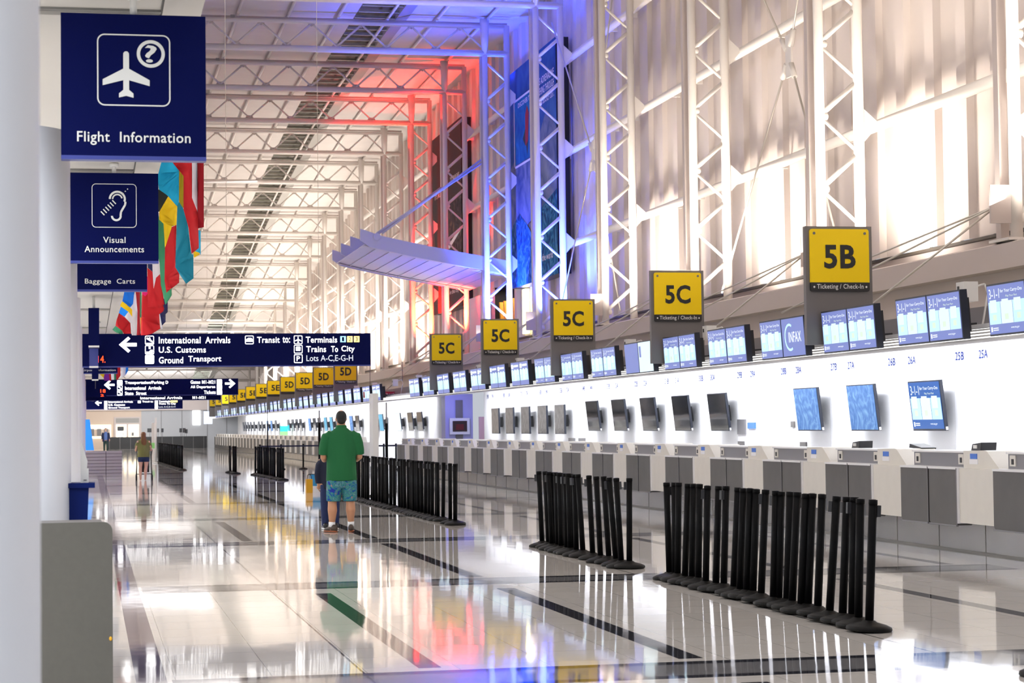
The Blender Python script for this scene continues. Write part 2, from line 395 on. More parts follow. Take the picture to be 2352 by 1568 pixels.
# ledge under the cladding
c = mb('ledge_paint')
c.prism([(12.85, 3.72), (12.85, 4.08), (12.98, 4.12), (14.66, 4.12), (14.66, 4.6), (14.75, 4.6), (14.75, 3.72)], 'y', 4, 186)
c.prism([(13.1, 2.98), (13.1, 3.72), (14.7, 3.72), (14.7, 2.98)], 'y', 4, 186)
c.use('seam').box(14.55, 14.66, 4, 186, 4.55, 4.6)
struct(c.build('trim_1'))
c = mb('grey_panel'); c.use('stainless_band'); c.box(11.0, 11.35, 15, 186, 2.70, 2.98); c.use('louvre').box(11.35, 13.1, 15, 186, 2.85, 2.97); struct(c.build('trim_2'))
# white back wall of the check-in hall, two runs, rounded ends
c = mb('wall_white')
def backwall(a, b):
    m = mb('wall_white'); r = .35; pts = [(12.8, a+r)]
    pts = [(13.4, a), (12.8+r, a)]+[(12.8+r-r*sin(t), a+r-r*cos(t)) for t in [pi/2*i/8 for i in range(1, 9)]]
    pts += [(12.8, b-r)]+[(12.8+r-r*cos(t), b-r+r*sin(t)) for t in [pi/2*i/8 for i in range(1, 9)]]+[(13.4, b)]
    m.prism(pts, 'z', 0, 2.9)
    m.use('panel_joint')
    y = a+4
    while y < b-2: m.box(12.797, 12.802, y, y+.006, 0.3, 2.7); y += 5.3
    return struct(m.build('wall_right'))
backwall(9, 66.8); backwall(75.6, 181)
# canopy over the counters: slatted front, sloping underside
def canopy(a, b):
    m = mb('wall_white'); m.prism([(10.34, 2.47), (10.34, 2.50), (12.8, 2.80), (12.8, 2.77)], 'y', a, b)
    m.prism([(10.28, 2.635), (10.28, 2.685), (11.0, 2.72), (11.0, 2.67)], 'y', a, b)
    m.use(M('diffuser', (.9, .9, .88), .6, emit=1.3, ecol=(1, .98, .94))).box(10.42, 10.45, a, b, 2.5, 2.65)
    m.use('counter_top')
    for i in range(4): z = 2.495+.036*i; m.prism([(10.28, z), (10.28, z+.02), (10.40, z+.03), (10.40, z+.012)], 'y', a, b)
    return tag(m.build('canopy'), '', 'canopy')
cn = canopy(15, 66.8); cn['label'] = 'white slatted canopy above the nearer run of check-in counters'
cn = canopy(66.9, 178); cn['label'] = 'white slatted canopy above the farther run of check-in counters'
c = mb('plinth')
for a, b in ((12, 67.0), (75.8, 171)):
    c.prism([(10.17, 0), (10.17, .37), (10.75, .37), (10.75, 0)], 'y', a, b)
    c.use('grey_panel'); y = a+.9
    while y < b: c.box(10.165, 10.172, y, y+.008, 0.01, .36); y += 2.65/2
    c.box(10.160, 10.17, a, b, 0, .022); c.use('plinth')
struct(c.build('baseboard_right'))
# far end
c = mb('end_grey'); c.box(4.5, 15, 182, 182.3, 0, 3.3); c.use('end_warm'); c.box(-9, 4.5, 182, 182.3, 0, 3.3); c.use('end_band').box(-9, 15, 181.6, 182.3, 3.3, 4.6); c.use('cladding').box(-9, 15, 182.4, 182.5, 4.5, 6)
c.use('seam')
for x in (6.2, 8.0, 10.2, 11.9): c.box(x, x+.03, 181.98, 182, 0, 3.3)
struct(c.build('wall_far'))
def part(m, name, root, label=None):
    o = m.build(name, root)
    if label: o['label'] = label
    return o
o = mb('end_band').box(-1.15, 1.15, -.06, .02, 0, 2.75).build('door_1'); o.location = (3.3, 181.95, 0); struct(o)
part(mb('grey_panel').box(-1.0, 1.0, -.08, -.055, 2.25, 2.65), 'transom_panel', o)
for s in (-1, 1):
    q = part(mb('door_glow').box(min(s*.08, s*.98), max(s*.08, s*.98), -.09, -.05, 0.1, 2.1), 'door_leaf', o)
    part(mb('grey_post').box(s*.45-.1, s*.45+.1, -.11, -.085, 1.1, 1.4), 'door_notice', q)
o = mb('door_glow').box(-2.1, 1.9, 181.9, 181.99, .9, 2.1).build('window_1'); struct(o)
part(mb('end_warm').box(-1.2, 1.8, 181.85, 181.92, 1.1, 1.7), 'window_display', o)
for i in range(5): part(mb('grey_post').box(-1.1+.6*i, -.75+.6*i, 181.8, 181.86, 1.15, 1.75), 'display_card', o)

# ------------------------------------------------------------------ truss columns
def near_far(k): return nth(k+1)
ZN = [4.46+1.33*i for i in range(0, 8)]
_br = {}
def brace_mesh(dx, dz, r):
    key = (round(dx, 3), round(dz, 3), r)
    if key not in _br: _br[key] = mb('paint').tube((0, 0, 0), (dx, 0, dz), r, 10).mesh('brace')
    return _br[key]
cmap = {4: 'washed in blue light, carrying the large blue banner side', 5: 'washed in blue light, right of the arched awning', 6: 'washed in red light, behind the arched awning', 7: 'washed in red light, just left of the dark banner'}
for k in range(0, 19):
    y = Yk(k); top = zr(y)
    if top < 5.2: continue
    lab = 'white lattice roof column, %s from the near end' % nth(k+1)
    if k in cmap: lab = 'lattice roof column %s' % cmap[k]
    t = thing('truss_column', lab, 'column', (0, y, 4.12), 'lattice columns along the right wall')
    H = top-4.12
    part(mb('paint').tube((13.05, 0, 0), (13.05, 0, H+1.0), .09, 16), 'front_chord', t)
    part(mb('ledge_paint').box(12.93, 13.06, .26, .42, 0, H), 'side_channel', t)  # darker paint here puts the column's shaded side into the colour
    part(mb('paint').tube((13.8, 0, 0), (13.8, 0, H+.95), .10, 16), 'rear_chord', t)
    part(mb('paint').box(12.85, 14.0, -.16, .5, 0, .04), 'base_plate', t)
    z = 4.46
    i = 0
    zz = [4.46+1.33*j for j in range(9) if 4.46+1.33*j+1.33 < top+.1]
    for z in zz:
        link_mesh('brace', brace_mesh(.75, .665, .05), t, (13.05, 0, z-4.12)); link_mesh('brace', brace_mesh(-.75, .665, .035), t, (13.8, 0, z+.665-4.12))
    for z in zz:
        if 'np' not in _br: _br['np'] = mb('paint').ell((0, 0, 0), .085, .06, .09, 10, 6).mesh('node_plate')
        link_mesh('node_plate', _br['np'], t, (13.14, 0, z-4.12))
    if k < 14: part(mb('paint').tube((13.05, 0, H-.02), (13.05, 0, H+1.15), .11, 12, r2=.16), 'head_strut', t)
    # struts to the wall
    for z in (7.0, 9.8, 12.6):
        if z < top: part(mb('paint').prism([(13.86, z-.38-4.12), (13.86, z+.30-4.12), (14.2, z-4.12)], 'y', -.02, .02), 'wall_gusset', t)
for i, (z, nm) in enumerate(((7.0, 'lowest'), (9.8, 'middle'), (12.6, 'topmost'))):
    end = 181
    while zr(end) < z+.3: end -= 1
    t = thing('wall_rail', 'long white round rail fixed along the ribbed right wall, %s of three' % nm, 'rail', (14.25, 10, z))
    part(mb('paint').tube((0, 0, 0), (0, end-10, 0), .105, 16), 'pipe', t)
    bk = mb('paint').box(-.02, .3, -.03, .03, -.06, .06).mesh('bracket')
    for k in range(1, 9):
        for dy in (2, 4, 6):
            y = Yk(k)+dy-10
            if 0 < y < end-10: link_mesh('bracket', bk, t, (0, y, 0))

# ------------------------------------------------------------------ roof trusses
PT = 1.66
def roof_truss(k):
    y = Yk(k); z = zr(y)
    t = thing('roof_truss', 'white tubular roof truss spanning the hall, %s from the near end' % nth(k-2+1), 'truss', (0, y, z), 'roof trusses')
    part(mb('paint').tube((.7, 0, 0), (13.85, 0, 0), .105, 14), 'bottom_chord', t)
    part(mb('paint').tube((.7, 0, .9), (13.85, 0, .9), .075, 12), 'top_chord', t)
    g = mb('paint'); n = 7; x0 = 13.05-PT*n
    for i in range(n):
        xa = x0+PT*i
        if 'd1' not in _br:
            _br['d1'] = mb('paint').tube((0, 0, .1), (PT/2, 0, .85), .035, 8).mesh('web_brace'); _br['d2'] = mb('paint').tube((0, 0, .85), (PT/2, 0, .1), .035, 8).mesh('web_brace')
        link_mesh('web_brace', _br['d1'], t, (xa, 0, 0)); link_mesh('web_brace', _br['d2'], t, (xa+PT/2, 0, 0))
        if 'g1' not in _br:
            _br['g1'] = mb('ledge_paint').prism([(-.18, .08), (.18, .08), (.10, .20), (-.10, .20)], 'y', -.02, .02).mesh('gusset'); _br['g2'] = mb('ledge_paint').prism([(-.14, .84), (.14, .84), (0, .74)], 'y', -.02, .02).mesh('gusset')
        link_mesh('gusset', _br['g1'], t, (xa, 0, 0)); link_mesh('gusset', _br['g2'], t, (xa+PT/2, 0, 0))
    part(mb('grey_panel').box(x0+PT*1.9, x0+PT*1.9+.14, -.05, .05, .97, 1.06), 'junction_box', t)
    part(mb('ledge_paint').box(.7, 13.9, .35, .42, 1.04, 1.11), 'purlin_seat', t)
for k in range(2, 19):
    if zr(Yk(k)) > 4.8: roof_truss(k)
for i in range(8):                       # purlins running with the hall under the deck
    x = 13.05-PT*i+.1
    p = mb('paint'); yy = [Yk(k) for k in range(1, 19)]
    for a, b in zip(yy, yy[1:]): p.tube((x, a, zr(a)+1.15), (x, b, zr(b)+1.15), .055, 6)
    tag(p.build('purlin'), 'thin white purlin running the length of the roof, %s from the right wall' % nth(i+1), 'purlin', 'purlins under the roof')
# cross bracing rods between columns
def rodset(label, hub, ends, r=.022):
    t = thing('brace_rods', label, 'cable', hub)
    for e in ends:
        v = Vector(e)-Vector(hub); part(mb('steel_rod').tube(v.normalized()*.25, v, r, 8), 'rod', t)
        a = v.normalized(); part(mb('paint').tube(a*.2, a*.55, r*2.6, 10), 'turnbuckle', t)
    part(mb('paint').box(-.02, .02, -.16, .16, -.42, .42), 'hub_plate', t)
rodset('white cross brace with hub plate left of the second lattice column', (13.5, 38.0, 8.75), [(13.5, 35.3, 4.5), (13.5, 42.9, 13.5), (13.5, 42.6, 4.4), (13.5, 35.4, 13.4)])
rodset('white cross brace with hub plate left of the fourth lattice column', (13.5, 53.9, 8.9), [(13.5, 51.3, 4.5), (13.5, 58.7, 4.4), (13.5, 58.8, 13.5), (13.5, 51.2, 13.6)])
def fan(label, hub, ends):
    t = thing('tie_rods', label, 'cable', hub)
    part(mb('ledge_paint').box(-.1, .35, -.02, .03, -.25, .3), 'anchor_plate', t)
    for e in ends: part(mb('steel_rod').tube((0, 0, 0), Vector(e)-Vector(hub), .016, 8), 'rod', t)
for k, e in ((0, 5), (1, 5), (2, 5), (3, 5), (4, 5), (5, 5), (6, 5)):
    h = Vector((12.75, Yk(k), 4.62))
    fan('pale tie rods fanning down to the canopy from the %s lattice column' % nth(k+1), h, [h+Vector((-1.9, 1.5, -1.75)), h+Vector((-.2, 6.9, -.55)), h+Vector((-1.2, 5.9, -1.2))])

# ------------------------------------------------------------------ banners
def banner(label, ya, yb, z0, z1, paint):
    t = thing('wall_banner', label, 'banner', (14.1, (ya+yb)/2, z0))
    hy = (yb-ya)/2; H = z1-z0
    part(mb('black_plate').box(.0, .40, -hy, hy, 0, H), 'backing_panel', t)
    part(paint(hy, H), 'printed_face', t); return t
def wave_mat(name, stops, scale, dist):
    m = bpy.data.materials.new(name); m.use_nodes = True; nt = m.node_tree; b = nt.nodes['Principled BSDF']; b.inputs['Roughness'].default_value = .8; b.inputs['Specular IOR Level'].default_value = .2
    tc = nt.nodes.new('ShaderNodeTexCoord'); n = nt.nodes.new('ShaderNodeTexNoise'); n.inputs['Scale'].default_value = scale; n.inputs['Detail'].default_value = 6; n.inputs['Distortion'].default_value = dist
    nt.links.new(tc.outputs['Object'], n.inputs['Vector']); cr = nt.nodes.new('ShaderNodeValToRGB'); nt.links.new(n.outputs['Fac'], cr.inputs['Fac'])
    cr.color_ramp.elements[0].position = stops[0][0]; cr.color_ramp.elements[0].color = (*stops[0][1], 1)
    cr.color_ramp.elements[1].position = stops[-1][0]; cr.color_ramp.elements[1].color = (*stops[-1][1], 1)
    for p, c_ in stops[1:-1]: e = cr.color_ramp.elements.new(p); e.color = (*c_, 1)
    nt.links.new(cr.outputs['Color'], b.inputs['Base Color']); MATS[name] = m
wave_mat('print_sky', [(.35, (.01, .07, .24)), (.7, (.05, .16, .38))], .8, 1)
wave_mat('print_spray', [(.3, (.06, .10, .20)), (.7, (.26, .30, .38))], 1.2, 1)
wave_mat('print_wave', [(.35, (.0, .03, .10)), (.5, (.0, .12, .22)), (.68, (.10, .30, .42))], 1.6, 3)
wave_mat('print_inset', [(.35, (.0, .10, .26)), (.7, (.02, .22, .42))], 1.5, 1)
wave_mat('print_dark', [(.35, (.012, .012, .02)), (.55, (.05, .05, .06)), (.75, (.22, .16, .10))], 1.3, 3)
def surf(hy, H):                          # u: far (left) -> near (right)
    m = mb('print_sky')
    def P(u, v, off=-.012): return (off, hy-2*hy*u, H*v)
    def poly(n, pts, off): m.use(n); m.add([P(u, v, off) for u, v in pts], [tuple(range(len(pts)))])
    poly('print_sky', [(0, .45), (1, .45), (1, 1), (0, 1)], -.010)
    poly('print_spray', [(0, .28), (.35, .26), (.62, .30), (1, .34), (1, .62), (.8, .72), (.6, .60), (.3, .66), (0, .55)], -.014)
    poly('print_wave', [(0, 0), (1, 0), (1, .36), (.8, .33), (.62, .30), (.5, .20), (.38, .26), (.2, .33), (.08, .30), (0, .27)], -.018)
    # framed inset with a diver
    m.use('scr_text')
    for a, b, c_, d_ in ((.10, .545, .115, .86), (.10, .85, .62, .86), (.605, .60, .62, .86), (.10, .545, .62, .555)): poly('f_white', [(a, b), (c_, b), (c_, d_), (a, d_)], -.024)
    poly('print_inset', [(.12, .56), (.60, .56), (.60, .85), (.12, .85)], -.020)
    poly('f_darkred', [(.36, .62), (.42, .64), (.44, .76), (.40, .80), (.36, .76)], -.026)
    poly('f_black', [(.30, .66), (.36, .70), (.37, .64), (.40, .57), (.42, .64), (.36, .62)], -.025)
    m.use('f_white')
    for i, s in enumerate(("IT'S ADRENALINE", 'RUSHING THROUGH', 'YOUR BUCKET LIST.')): text_into(m, s, hy-2*hy*.80, H*(.86-.045*i), 2.4, .24, 'x', -.03)
    text_into(m, 'DISCOVER THE', hy-2*hy*.36, H*.825, 2.2, .16, 'x', -.03)
    text_into(m, 'surf the world', hy-2*hy*.75, H*.09, 2.2, .22, 'x', -.03, False)
    return m
banner('large blue surfing banner on the ribbed wall between the blue-lit columns', 60.9, 67.9, 6.2, 13.5, surf)
def darkp(hy, H):
    m = mb('print_dark')
    def P(u, v, off): return (off, hy-2*hy*u, H*v)
    def poly(n, pts, off): m.use(n); m.add([P(u, v, off) for u, v in pts], [tuple(range(len(pts)))])
    M('print_grey', (.04, .037, .045), .8, spec=.2); poly('print_grey', [(0, 0), (1, 0), (1, 1), (0, 1)], -.010); poly('print_dark', [(.3, .12), (1, .12), (1, .58), (.45, .64), (.3, .5)], -.014)
    poly('f_green', [(.5, .14), (.75, .14), (.7, .3), (.55, .34)], -.018); poly('f_white', [(.42, .30), (.46, .34), (.95, .42), (.96, .40)], -.018)
    m.use('f_white'); text_into(m, "IT'S MUSIC", hy-2*hy*.25, H*.66, 2.0, .2, 'x', -.03); text_into(m, 'TO YOUR EARS', hy-2*hy*.8, H*.70, 2.0, .22, 'x', -.03)
    text_into(m, 'in the city', hy-2*hy*.75, H*.09, 2.0, .22, 'x', -.03, False)
    return m
banner('dark grey concert banner on the ribbed wall between the red-lit columns', 77.3, 84.0, 6.2, 13.5, darkp)

# ------------------------------------------------------------------ arched awning over the entrance
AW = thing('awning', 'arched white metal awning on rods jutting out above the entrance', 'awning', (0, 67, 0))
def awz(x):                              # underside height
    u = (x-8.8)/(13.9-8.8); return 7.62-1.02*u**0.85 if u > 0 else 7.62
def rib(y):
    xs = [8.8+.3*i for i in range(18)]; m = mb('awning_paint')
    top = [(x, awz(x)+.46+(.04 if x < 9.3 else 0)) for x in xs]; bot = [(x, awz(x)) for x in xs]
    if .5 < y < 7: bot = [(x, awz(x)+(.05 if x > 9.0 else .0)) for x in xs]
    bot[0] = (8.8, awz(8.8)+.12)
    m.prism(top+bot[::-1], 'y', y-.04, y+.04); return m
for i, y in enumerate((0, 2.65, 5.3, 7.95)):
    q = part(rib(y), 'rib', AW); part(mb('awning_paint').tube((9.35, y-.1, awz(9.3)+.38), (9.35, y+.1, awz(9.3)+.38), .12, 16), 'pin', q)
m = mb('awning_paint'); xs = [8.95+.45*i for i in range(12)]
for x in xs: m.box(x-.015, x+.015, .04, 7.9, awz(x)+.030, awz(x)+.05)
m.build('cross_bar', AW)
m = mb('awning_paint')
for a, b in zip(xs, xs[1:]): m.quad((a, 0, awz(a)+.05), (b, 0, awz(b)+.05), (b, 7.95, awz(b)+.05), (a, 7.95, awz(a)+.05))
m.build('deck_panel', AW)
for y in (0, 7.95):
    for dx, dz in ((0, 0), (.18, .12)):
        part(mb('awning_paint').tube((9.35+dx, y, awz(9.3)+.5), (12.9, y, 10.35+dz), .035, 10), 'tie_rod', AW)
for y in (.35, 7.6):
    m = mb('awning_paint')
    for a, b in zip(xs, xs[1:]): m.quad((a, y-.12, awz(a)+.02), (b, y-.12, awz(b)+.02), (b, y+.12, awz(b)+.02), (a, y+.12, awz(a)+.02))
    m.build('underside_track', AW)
light('AREA', (12, 70, 5.6), (11, 71, 8), 110, BLUE, 2.5, 5)
# entrance recess under the awning
P_ = thing('entrance_recess', 'dark entrance opening with orange fins under the awning', 'entrance', (14.7, 71.5, 4.6))
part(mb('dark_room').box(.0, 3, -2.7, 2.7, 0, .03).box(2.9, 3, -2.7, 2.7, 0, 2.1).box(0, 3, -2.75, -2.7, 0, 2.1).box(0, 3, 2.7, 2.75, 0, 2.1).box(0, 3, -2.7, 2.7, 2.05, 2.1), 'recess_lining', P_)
for i in range(6): part(mb('orange_fin').prism([(-2.3+.8*i, .05), (-2.05+.8*i, .05), (-1.75+.8*i, 1.5), (-1.9+.8*i, 1.5)], 'x', .1, .35), 'fin', P_)
light('AREA', (15.3, 71.5, 6.55), (15.2, 71.5, 4), 90, (1, .85, .5), 1.2, 4); part(mb('lamp_yellow').ell((.6, .8, 1.75), .12, .12, .09), 'lamp', P_); part(mb('lamp_yellow').ell((.6, -1.4, 1.65), .12, .12, .09), 'lamp', P_)
tag(mb('lamp_yellow').box(14.35, 14.5, 67.0, 67.5, 4.65, 6.15).build('light_column'), 'glowing yellow light column beneath the blue banner', 'lamp')
tag(mb('awning_paint').box(14.2, 14.55, 74.3, 77.0, 4.15, 6.4).build('entrance_pier'), 'pale panelled pier beside the entrance, lit pink and violet', 'pier')
light('AREA', (13.9, 66.6, 5.4), (14.5, 67.2, 5.2), 25, (1, .9, .3), .3, 1.0)

# ------------------------------------------------------------------ yellow zone signs
names = {0: '5B', 1: '5C', 2: '5C', 3: '5C', 4: '5C'}
for i in range(7, 19): names[i] = '5D' if i < 11 else '5E' if i < 15 else '5F'
seen = {}
tot = {}
for v in names.values(): tot[v] = tot.get(v, 0)+1
for i in sorted(names):
    s = names[i]; seen[s] = seen.get(s, 0)+1
    lab = 'yellow %s ticketing sign on grey post' % s + (', %s %s sign from the near end' % (nth(seen[s]), s) if tot[s] > 1 else ', the nearest and largest sign')
    t = thing('zone_sign', lab, 'sign', (10.18, 26.80+BAY*i, 2.62), 'yellow ticketing zone signs')
    part(mb('grey_post').box(-.485, .485, -.04, .06, 0, 1.64), 'post_panel', t)
    def rr(x0, x1, z0, z1, r, lo=True, hi=True):
        P = []
        for cx, cz, a0, on in ((x1-r, z0+r, -pi/2, lo), (x1-r, z1-r, 0, hi), (x0+r, z1-r, pi/2, hi), (x0+r, z0+r, pi, lo)):
            if on: P += [(cx+r*cos(a0+pi/2*j/4), cz+r*sin(a0+pi/2*j/4)) for j in range(5)]
            else: P.append((cx+(r if cos(a0+pi/4) > 0 else -r), cz+(r if sin(a0+pi/4) > 0 else -r)))
        return P
    part(mb('yellow').prism(rr(-.43, .43, .86, 1.60, .035, lo=False), 'y', -.075, -.04), 'yellow_plate', t)
    part(mb('black_plate').prism(rr(-.43, .43, .735, .86, .03, hi=False), 'y', -.077, -.04), 'black_strip', t)
    m = mb('black_letter'); text_into(m, s, 0, 1.215, .46, .33, 'y', -.080); m.build('zone_letters', t)
    if i < 10:
        m = mb('white_letter'); text_into(m, 'Ticketing / Check-In', 0, .795, .68, .085, 'y', -.080)
        for sx in (-.38, .38): m.add([(sx+.015*cos(2*pi*j/8), -.08, .797+.015*sin(2*pi*j/8)) for j in range(8)], [tuple(range(8))])
        m.build('caption_letters', t)
        m = mb('grey_post')
        for sx in (-.37, .37): m.tube((sx, -.075, 1.54), (sx, -.082, 1.54), .02, 8)
        m.build('bolt', t)

# ------------------------------------------------------------------ check-in counters
def make_counter(label, loc, detail=True):
    t = thing('checkin_counter', label, 'counter', loc, 'stainless check-in counters')
    # local y: 0 = near end, 2.65 = far end; front faces -x, origin x = 9.86
    part(mb('stainless_pale').box(.025, .85, 0, .955, .37, 1.0).box(.20, .85, .955, 2.65, .40, 1.0), 'carcass', t)
    for a, b in ((.97, 1.76), (1.80, 2.63)):
        m = mb('stainless'); r = .035
        pf = [(a+r, .335), (b-r, .335), (b, .335+r), (b, .985), (a, .985), (a, .335+r)]
        m.prism(pf, 'x', 0, .2); m.use('counter_top').box(-.012, .16, a, b, .985, 1.01); m.use('stainless_band').box(-.006, .0, a-.012, a, .34, 1.0)
        m.box(-.01, .02, a, b, .325, .34)
        m.build('bag_well_door', t)
    part(mb('seam').box(.01, .2, 1.76, 1.80, .35, .99), 'joint', t)
    part(mb('counter_top').box(.0, .3, .94, .97, .36, 1.0), 'edge_trim', t)
    part(mb('stainless_band').box(.15, .55, 1.02, 2.55, 1.01, 1.18), 'scale_display_band', t)
    part(mb('counter_top').box(.13, .60, 1.0, 2.57, 1.175, 1.195), 'band_cap', t)
    part(mb('stainless_pale').prism([(.03, 1.0), (.98, 1.0), (.98, 1.20), (.42, 1.21), (.34, 1.20), (.03, 1.01)], 'x', .10, .62), 'side_panel', t)
    if detail:
        for y in (1.14, 2.42):
            m = mb('stainless_pale').box(.138, .15, y-.07, y+.07, 1.04, 1.16); m.use('black_plate').box(.132, .14, y-.03, y+.02, 1.06, 1.12); m.build('keypad', t)
        m = mb('tag_blue').box(.092, .10, .60, .78, 1.11, 1.17); m.use('tag_white').box(.092, .10, .58, .80, 1.05, 1.105); m.build('notice', t)
    return t
_c0 = {}
def counter(n, run, y, det):
    lab = 'stainless check-in counter, %s from the near end of the %s run' % (nth(n), run)
    if det not in _c0: _c0[det] = make_counter(lab, (9.86, y, 0), det); return _c0[det]
    return dup(_c0[det], (9.86, y, 0), lab)
for j in range(-1, 17): counter(j+2, 'nearer', 21.3-2.65*0+2.65*j, True)
for j in range(0, 33): counter(j+1, 'farther', 78.2+2.65*j, j < 4)
# counter equipment
def kb(label, x, y, z, big=False):
    t = thing('counter_keyboard' if not big else 'counter_terminal', label, 'keyboard' if not big else 'terminal', (x, y, z))
    if big:
        part(mb('black_plate').prism([(-.13, 0), (.13, 0), (.09, .08), (-.15, .10)], 'x', 0, .2), 'casing', t); part(mb('white_plastic').box(-.01, .0, -.05, .05, .03, .07), 'reader_slot', t)
    else: part(mb('black_plate').prism([(-.22, .0), (.16, .02), (.14, .07), (-.24, .02)], 'x', 0, .2), 'keys', t)
q = atX(2108, 1034, 10.35); kb('black angled keyboard on the counter in front of the 3-1-1 wall screen', 10.3, q.y, 1.195)
q = atX(2250, 1030, 10.35); kb('black ticket reader on the near stretch of counter at far right', 10.3, q.y, 1.19, True)
q = atX(1972, 1028, 10.35); kb('black ticket reader on the counter under the middle blue wall screen', 10.3, q.y, 1.19, True)
# ------------------------------------------------------------------ overhead twin monitors
def scr311(m, y0, y1, z0, z1, x, big, deep=False, noband=False):
    """advert face between y1 (left/far) and y0 (right/near)"""
    B = 'scr_deep' if deep else 'scr_blue'; W_, H_ = y1-y0, z1-z0
    def q(n, u0, u1, v0, v1, o=0): m.use(n).quad((x-o, y1-W_*u0, z0+H_*v0), (x-o, y1-W_*u1, z0+H_*v0), (x-o, y1-W_*u1, z0+H_*v1), (x-o, y1-W_*u0, z0+H_*v1))
    q(B, 0, 1, 0, 1)
    for i in range(3): q('scr_cyan' if i != 1 else 'scr_pale', .02+i*.325, .335+i*.325, .20, .66, .002)
    for i in range(3): q('scr_pale', .06+i*.325, .24+i*.325, .44, .70, .004); q('scr_amber', .12+i*.325, .22+i*.325, .28, .40, .004)
    if big:
        m.use('scr_text'); text_into(m, '3-1-1', y1-W_*.20, z0+H_*.83, W_*.28, H_*.20, 'x', x-.006, False)
        text_into(m, 'for Your Carry-Ons', y1-W_*.66, z0+H_*.86, W_*.58, H_*.09, 'x', x-.006)
        m.use('scr_amber'); text_into(m, 'Play Your Part', y1-W_*.66, z0+H_*.75, W_*.30, H_*.055, 'x', x-.006)
        m.use('scr_text'); q('scr_text', .05, .09, .05, .15, .006); q('scr_text', .11, .25, .11, .13, .006); q('scr_text', .11, .25, .07, .09, .006); text_into(m, 'www.tsa.gov', y1-W_*.70, z0+H_*.10, W_*.22, H_*.05, 'x', x-.006)
    else: q('scr_text', .05, .3, .74, .92, .004); q('scr_text', .36, .9, .80, .89, .004)
def monitor_pair(n, run, y, kind, special=None):
    lab = 'pair of advert screens above the counters, %s from the near end, %s row' % (nth(n), run)
    key = (kind, special)
    if key in _c0: return dup(_c0[key], (9.9, y, 2.78), lab, rot=(0, radians(-4), 0))
    t = thing('twin_monitor', lab, 'monitor', (9.9, y, 2.78), 'overhead monitors above the counters'); _c0[key] = t
    t.rotation_euler = (0, radians(-4), 0)
    for s, (a, b) in enumerate(((.0, .97), (-.97, .0))):     # far half is the left one
        h = part(mb('bezel').box(0, .09, a+.004, b-.004, -.29, .29), 'housing', t)
        m = MB()
        if special and special[s] == 'fax':
            m.use('scr_blue').quad((-.004, b-.02, -.27), (-.004, a+.02, -.27), (-.004, a+.02, .27), (-.004, b-.02, .27))
            m.use('scr_cyan'); cy, R = a+.62, .20
            for j in range(14):
                t0, t1 = radians(60+17*j), radians(60+17*(j+1))
                m.quad((-.008, cy+R*1.1*-cos(t0), R*sin(t0)), (-.008, cy+R*1.1*-cos(t1), R*sin(t1)), (-.008, cy-(R-.035)*1.1*cos(t1), (R-.035)*sin(t1)), (-.008, cy-(R-.035)*1.1*cos(t0), (R-.035)*sin(t0)))
            m.use('scr_text'); text_into(m, 'INFAX', a+.40, 0, .52, .15, 'x', -.01)
        elif special and special[s] == 'plain': m.use('scr_blue').quad((-.004, b-.02, -.27), (-.004, a+.02, -.27), (-.004, a+.02, .27), (-.004, b-.02, .27))
        elif special and special[s] == 'list':
            m.use('scr_pale').quad((-.004, b-.02, -.27), (-.004, a+.02, -.27), (-.004, a+.02, .27), (-.004, b-.02, .27)); m.use('scr_blue').box(-.008, -.006, b-.2, b-.08, .0, .2)
        else: scr311(m, a+.02, b-.02, -.27, .27, -.004, kind == 0)
        m.build('screen', h)
    part(mb('black_plate').box(.09, .22, -.72, .6, -.2, .2).box(.2, .6, -.05, .05, -.15, -.09), 'mount', t)
    return t
for j in range(-1, 16):
    y = 23.08+2.65*j
    sp = None
    if j == 2: sp = ('adv', 'fax')
    if j == 5: sp = ('plain', 'list')
    monitor_pair(j+2, 'nearer', y, 0 if j < 9 else 1, sp)
for j in range(0, 36): monitor_pair(j+1, 'farther', 71.4+2.65*j, 1)
for j in range(0, 25):
    y = 23.3+5.3*j
    if 66 < y < 70: continue
    lab = 'small white speaker box on the canopy, %s from the near end' % nth(j+1)
    if j == 0:
        sp0 = thing('speaker_box', lab, 'speaker', (10.5, y, 3.0), 'white speaker boxes above the counters')
        part(mb('white_plastic').box(-.08, .10, -.12, .12, 0, .24), 'casing', sp0); part(mb('black_plate').box(-.09, -.075, .03, .07, .13, .19), 'grille', sp0)
        part(mb('white_plastic').path([(.1, 0, .18), (.24, 0, .22), (.28, 0, .1), (.2, 0, -.3)], .012, 6), 'cable', sp0)
    else: dup(sp0, (10.5, y, 3.0), lab)
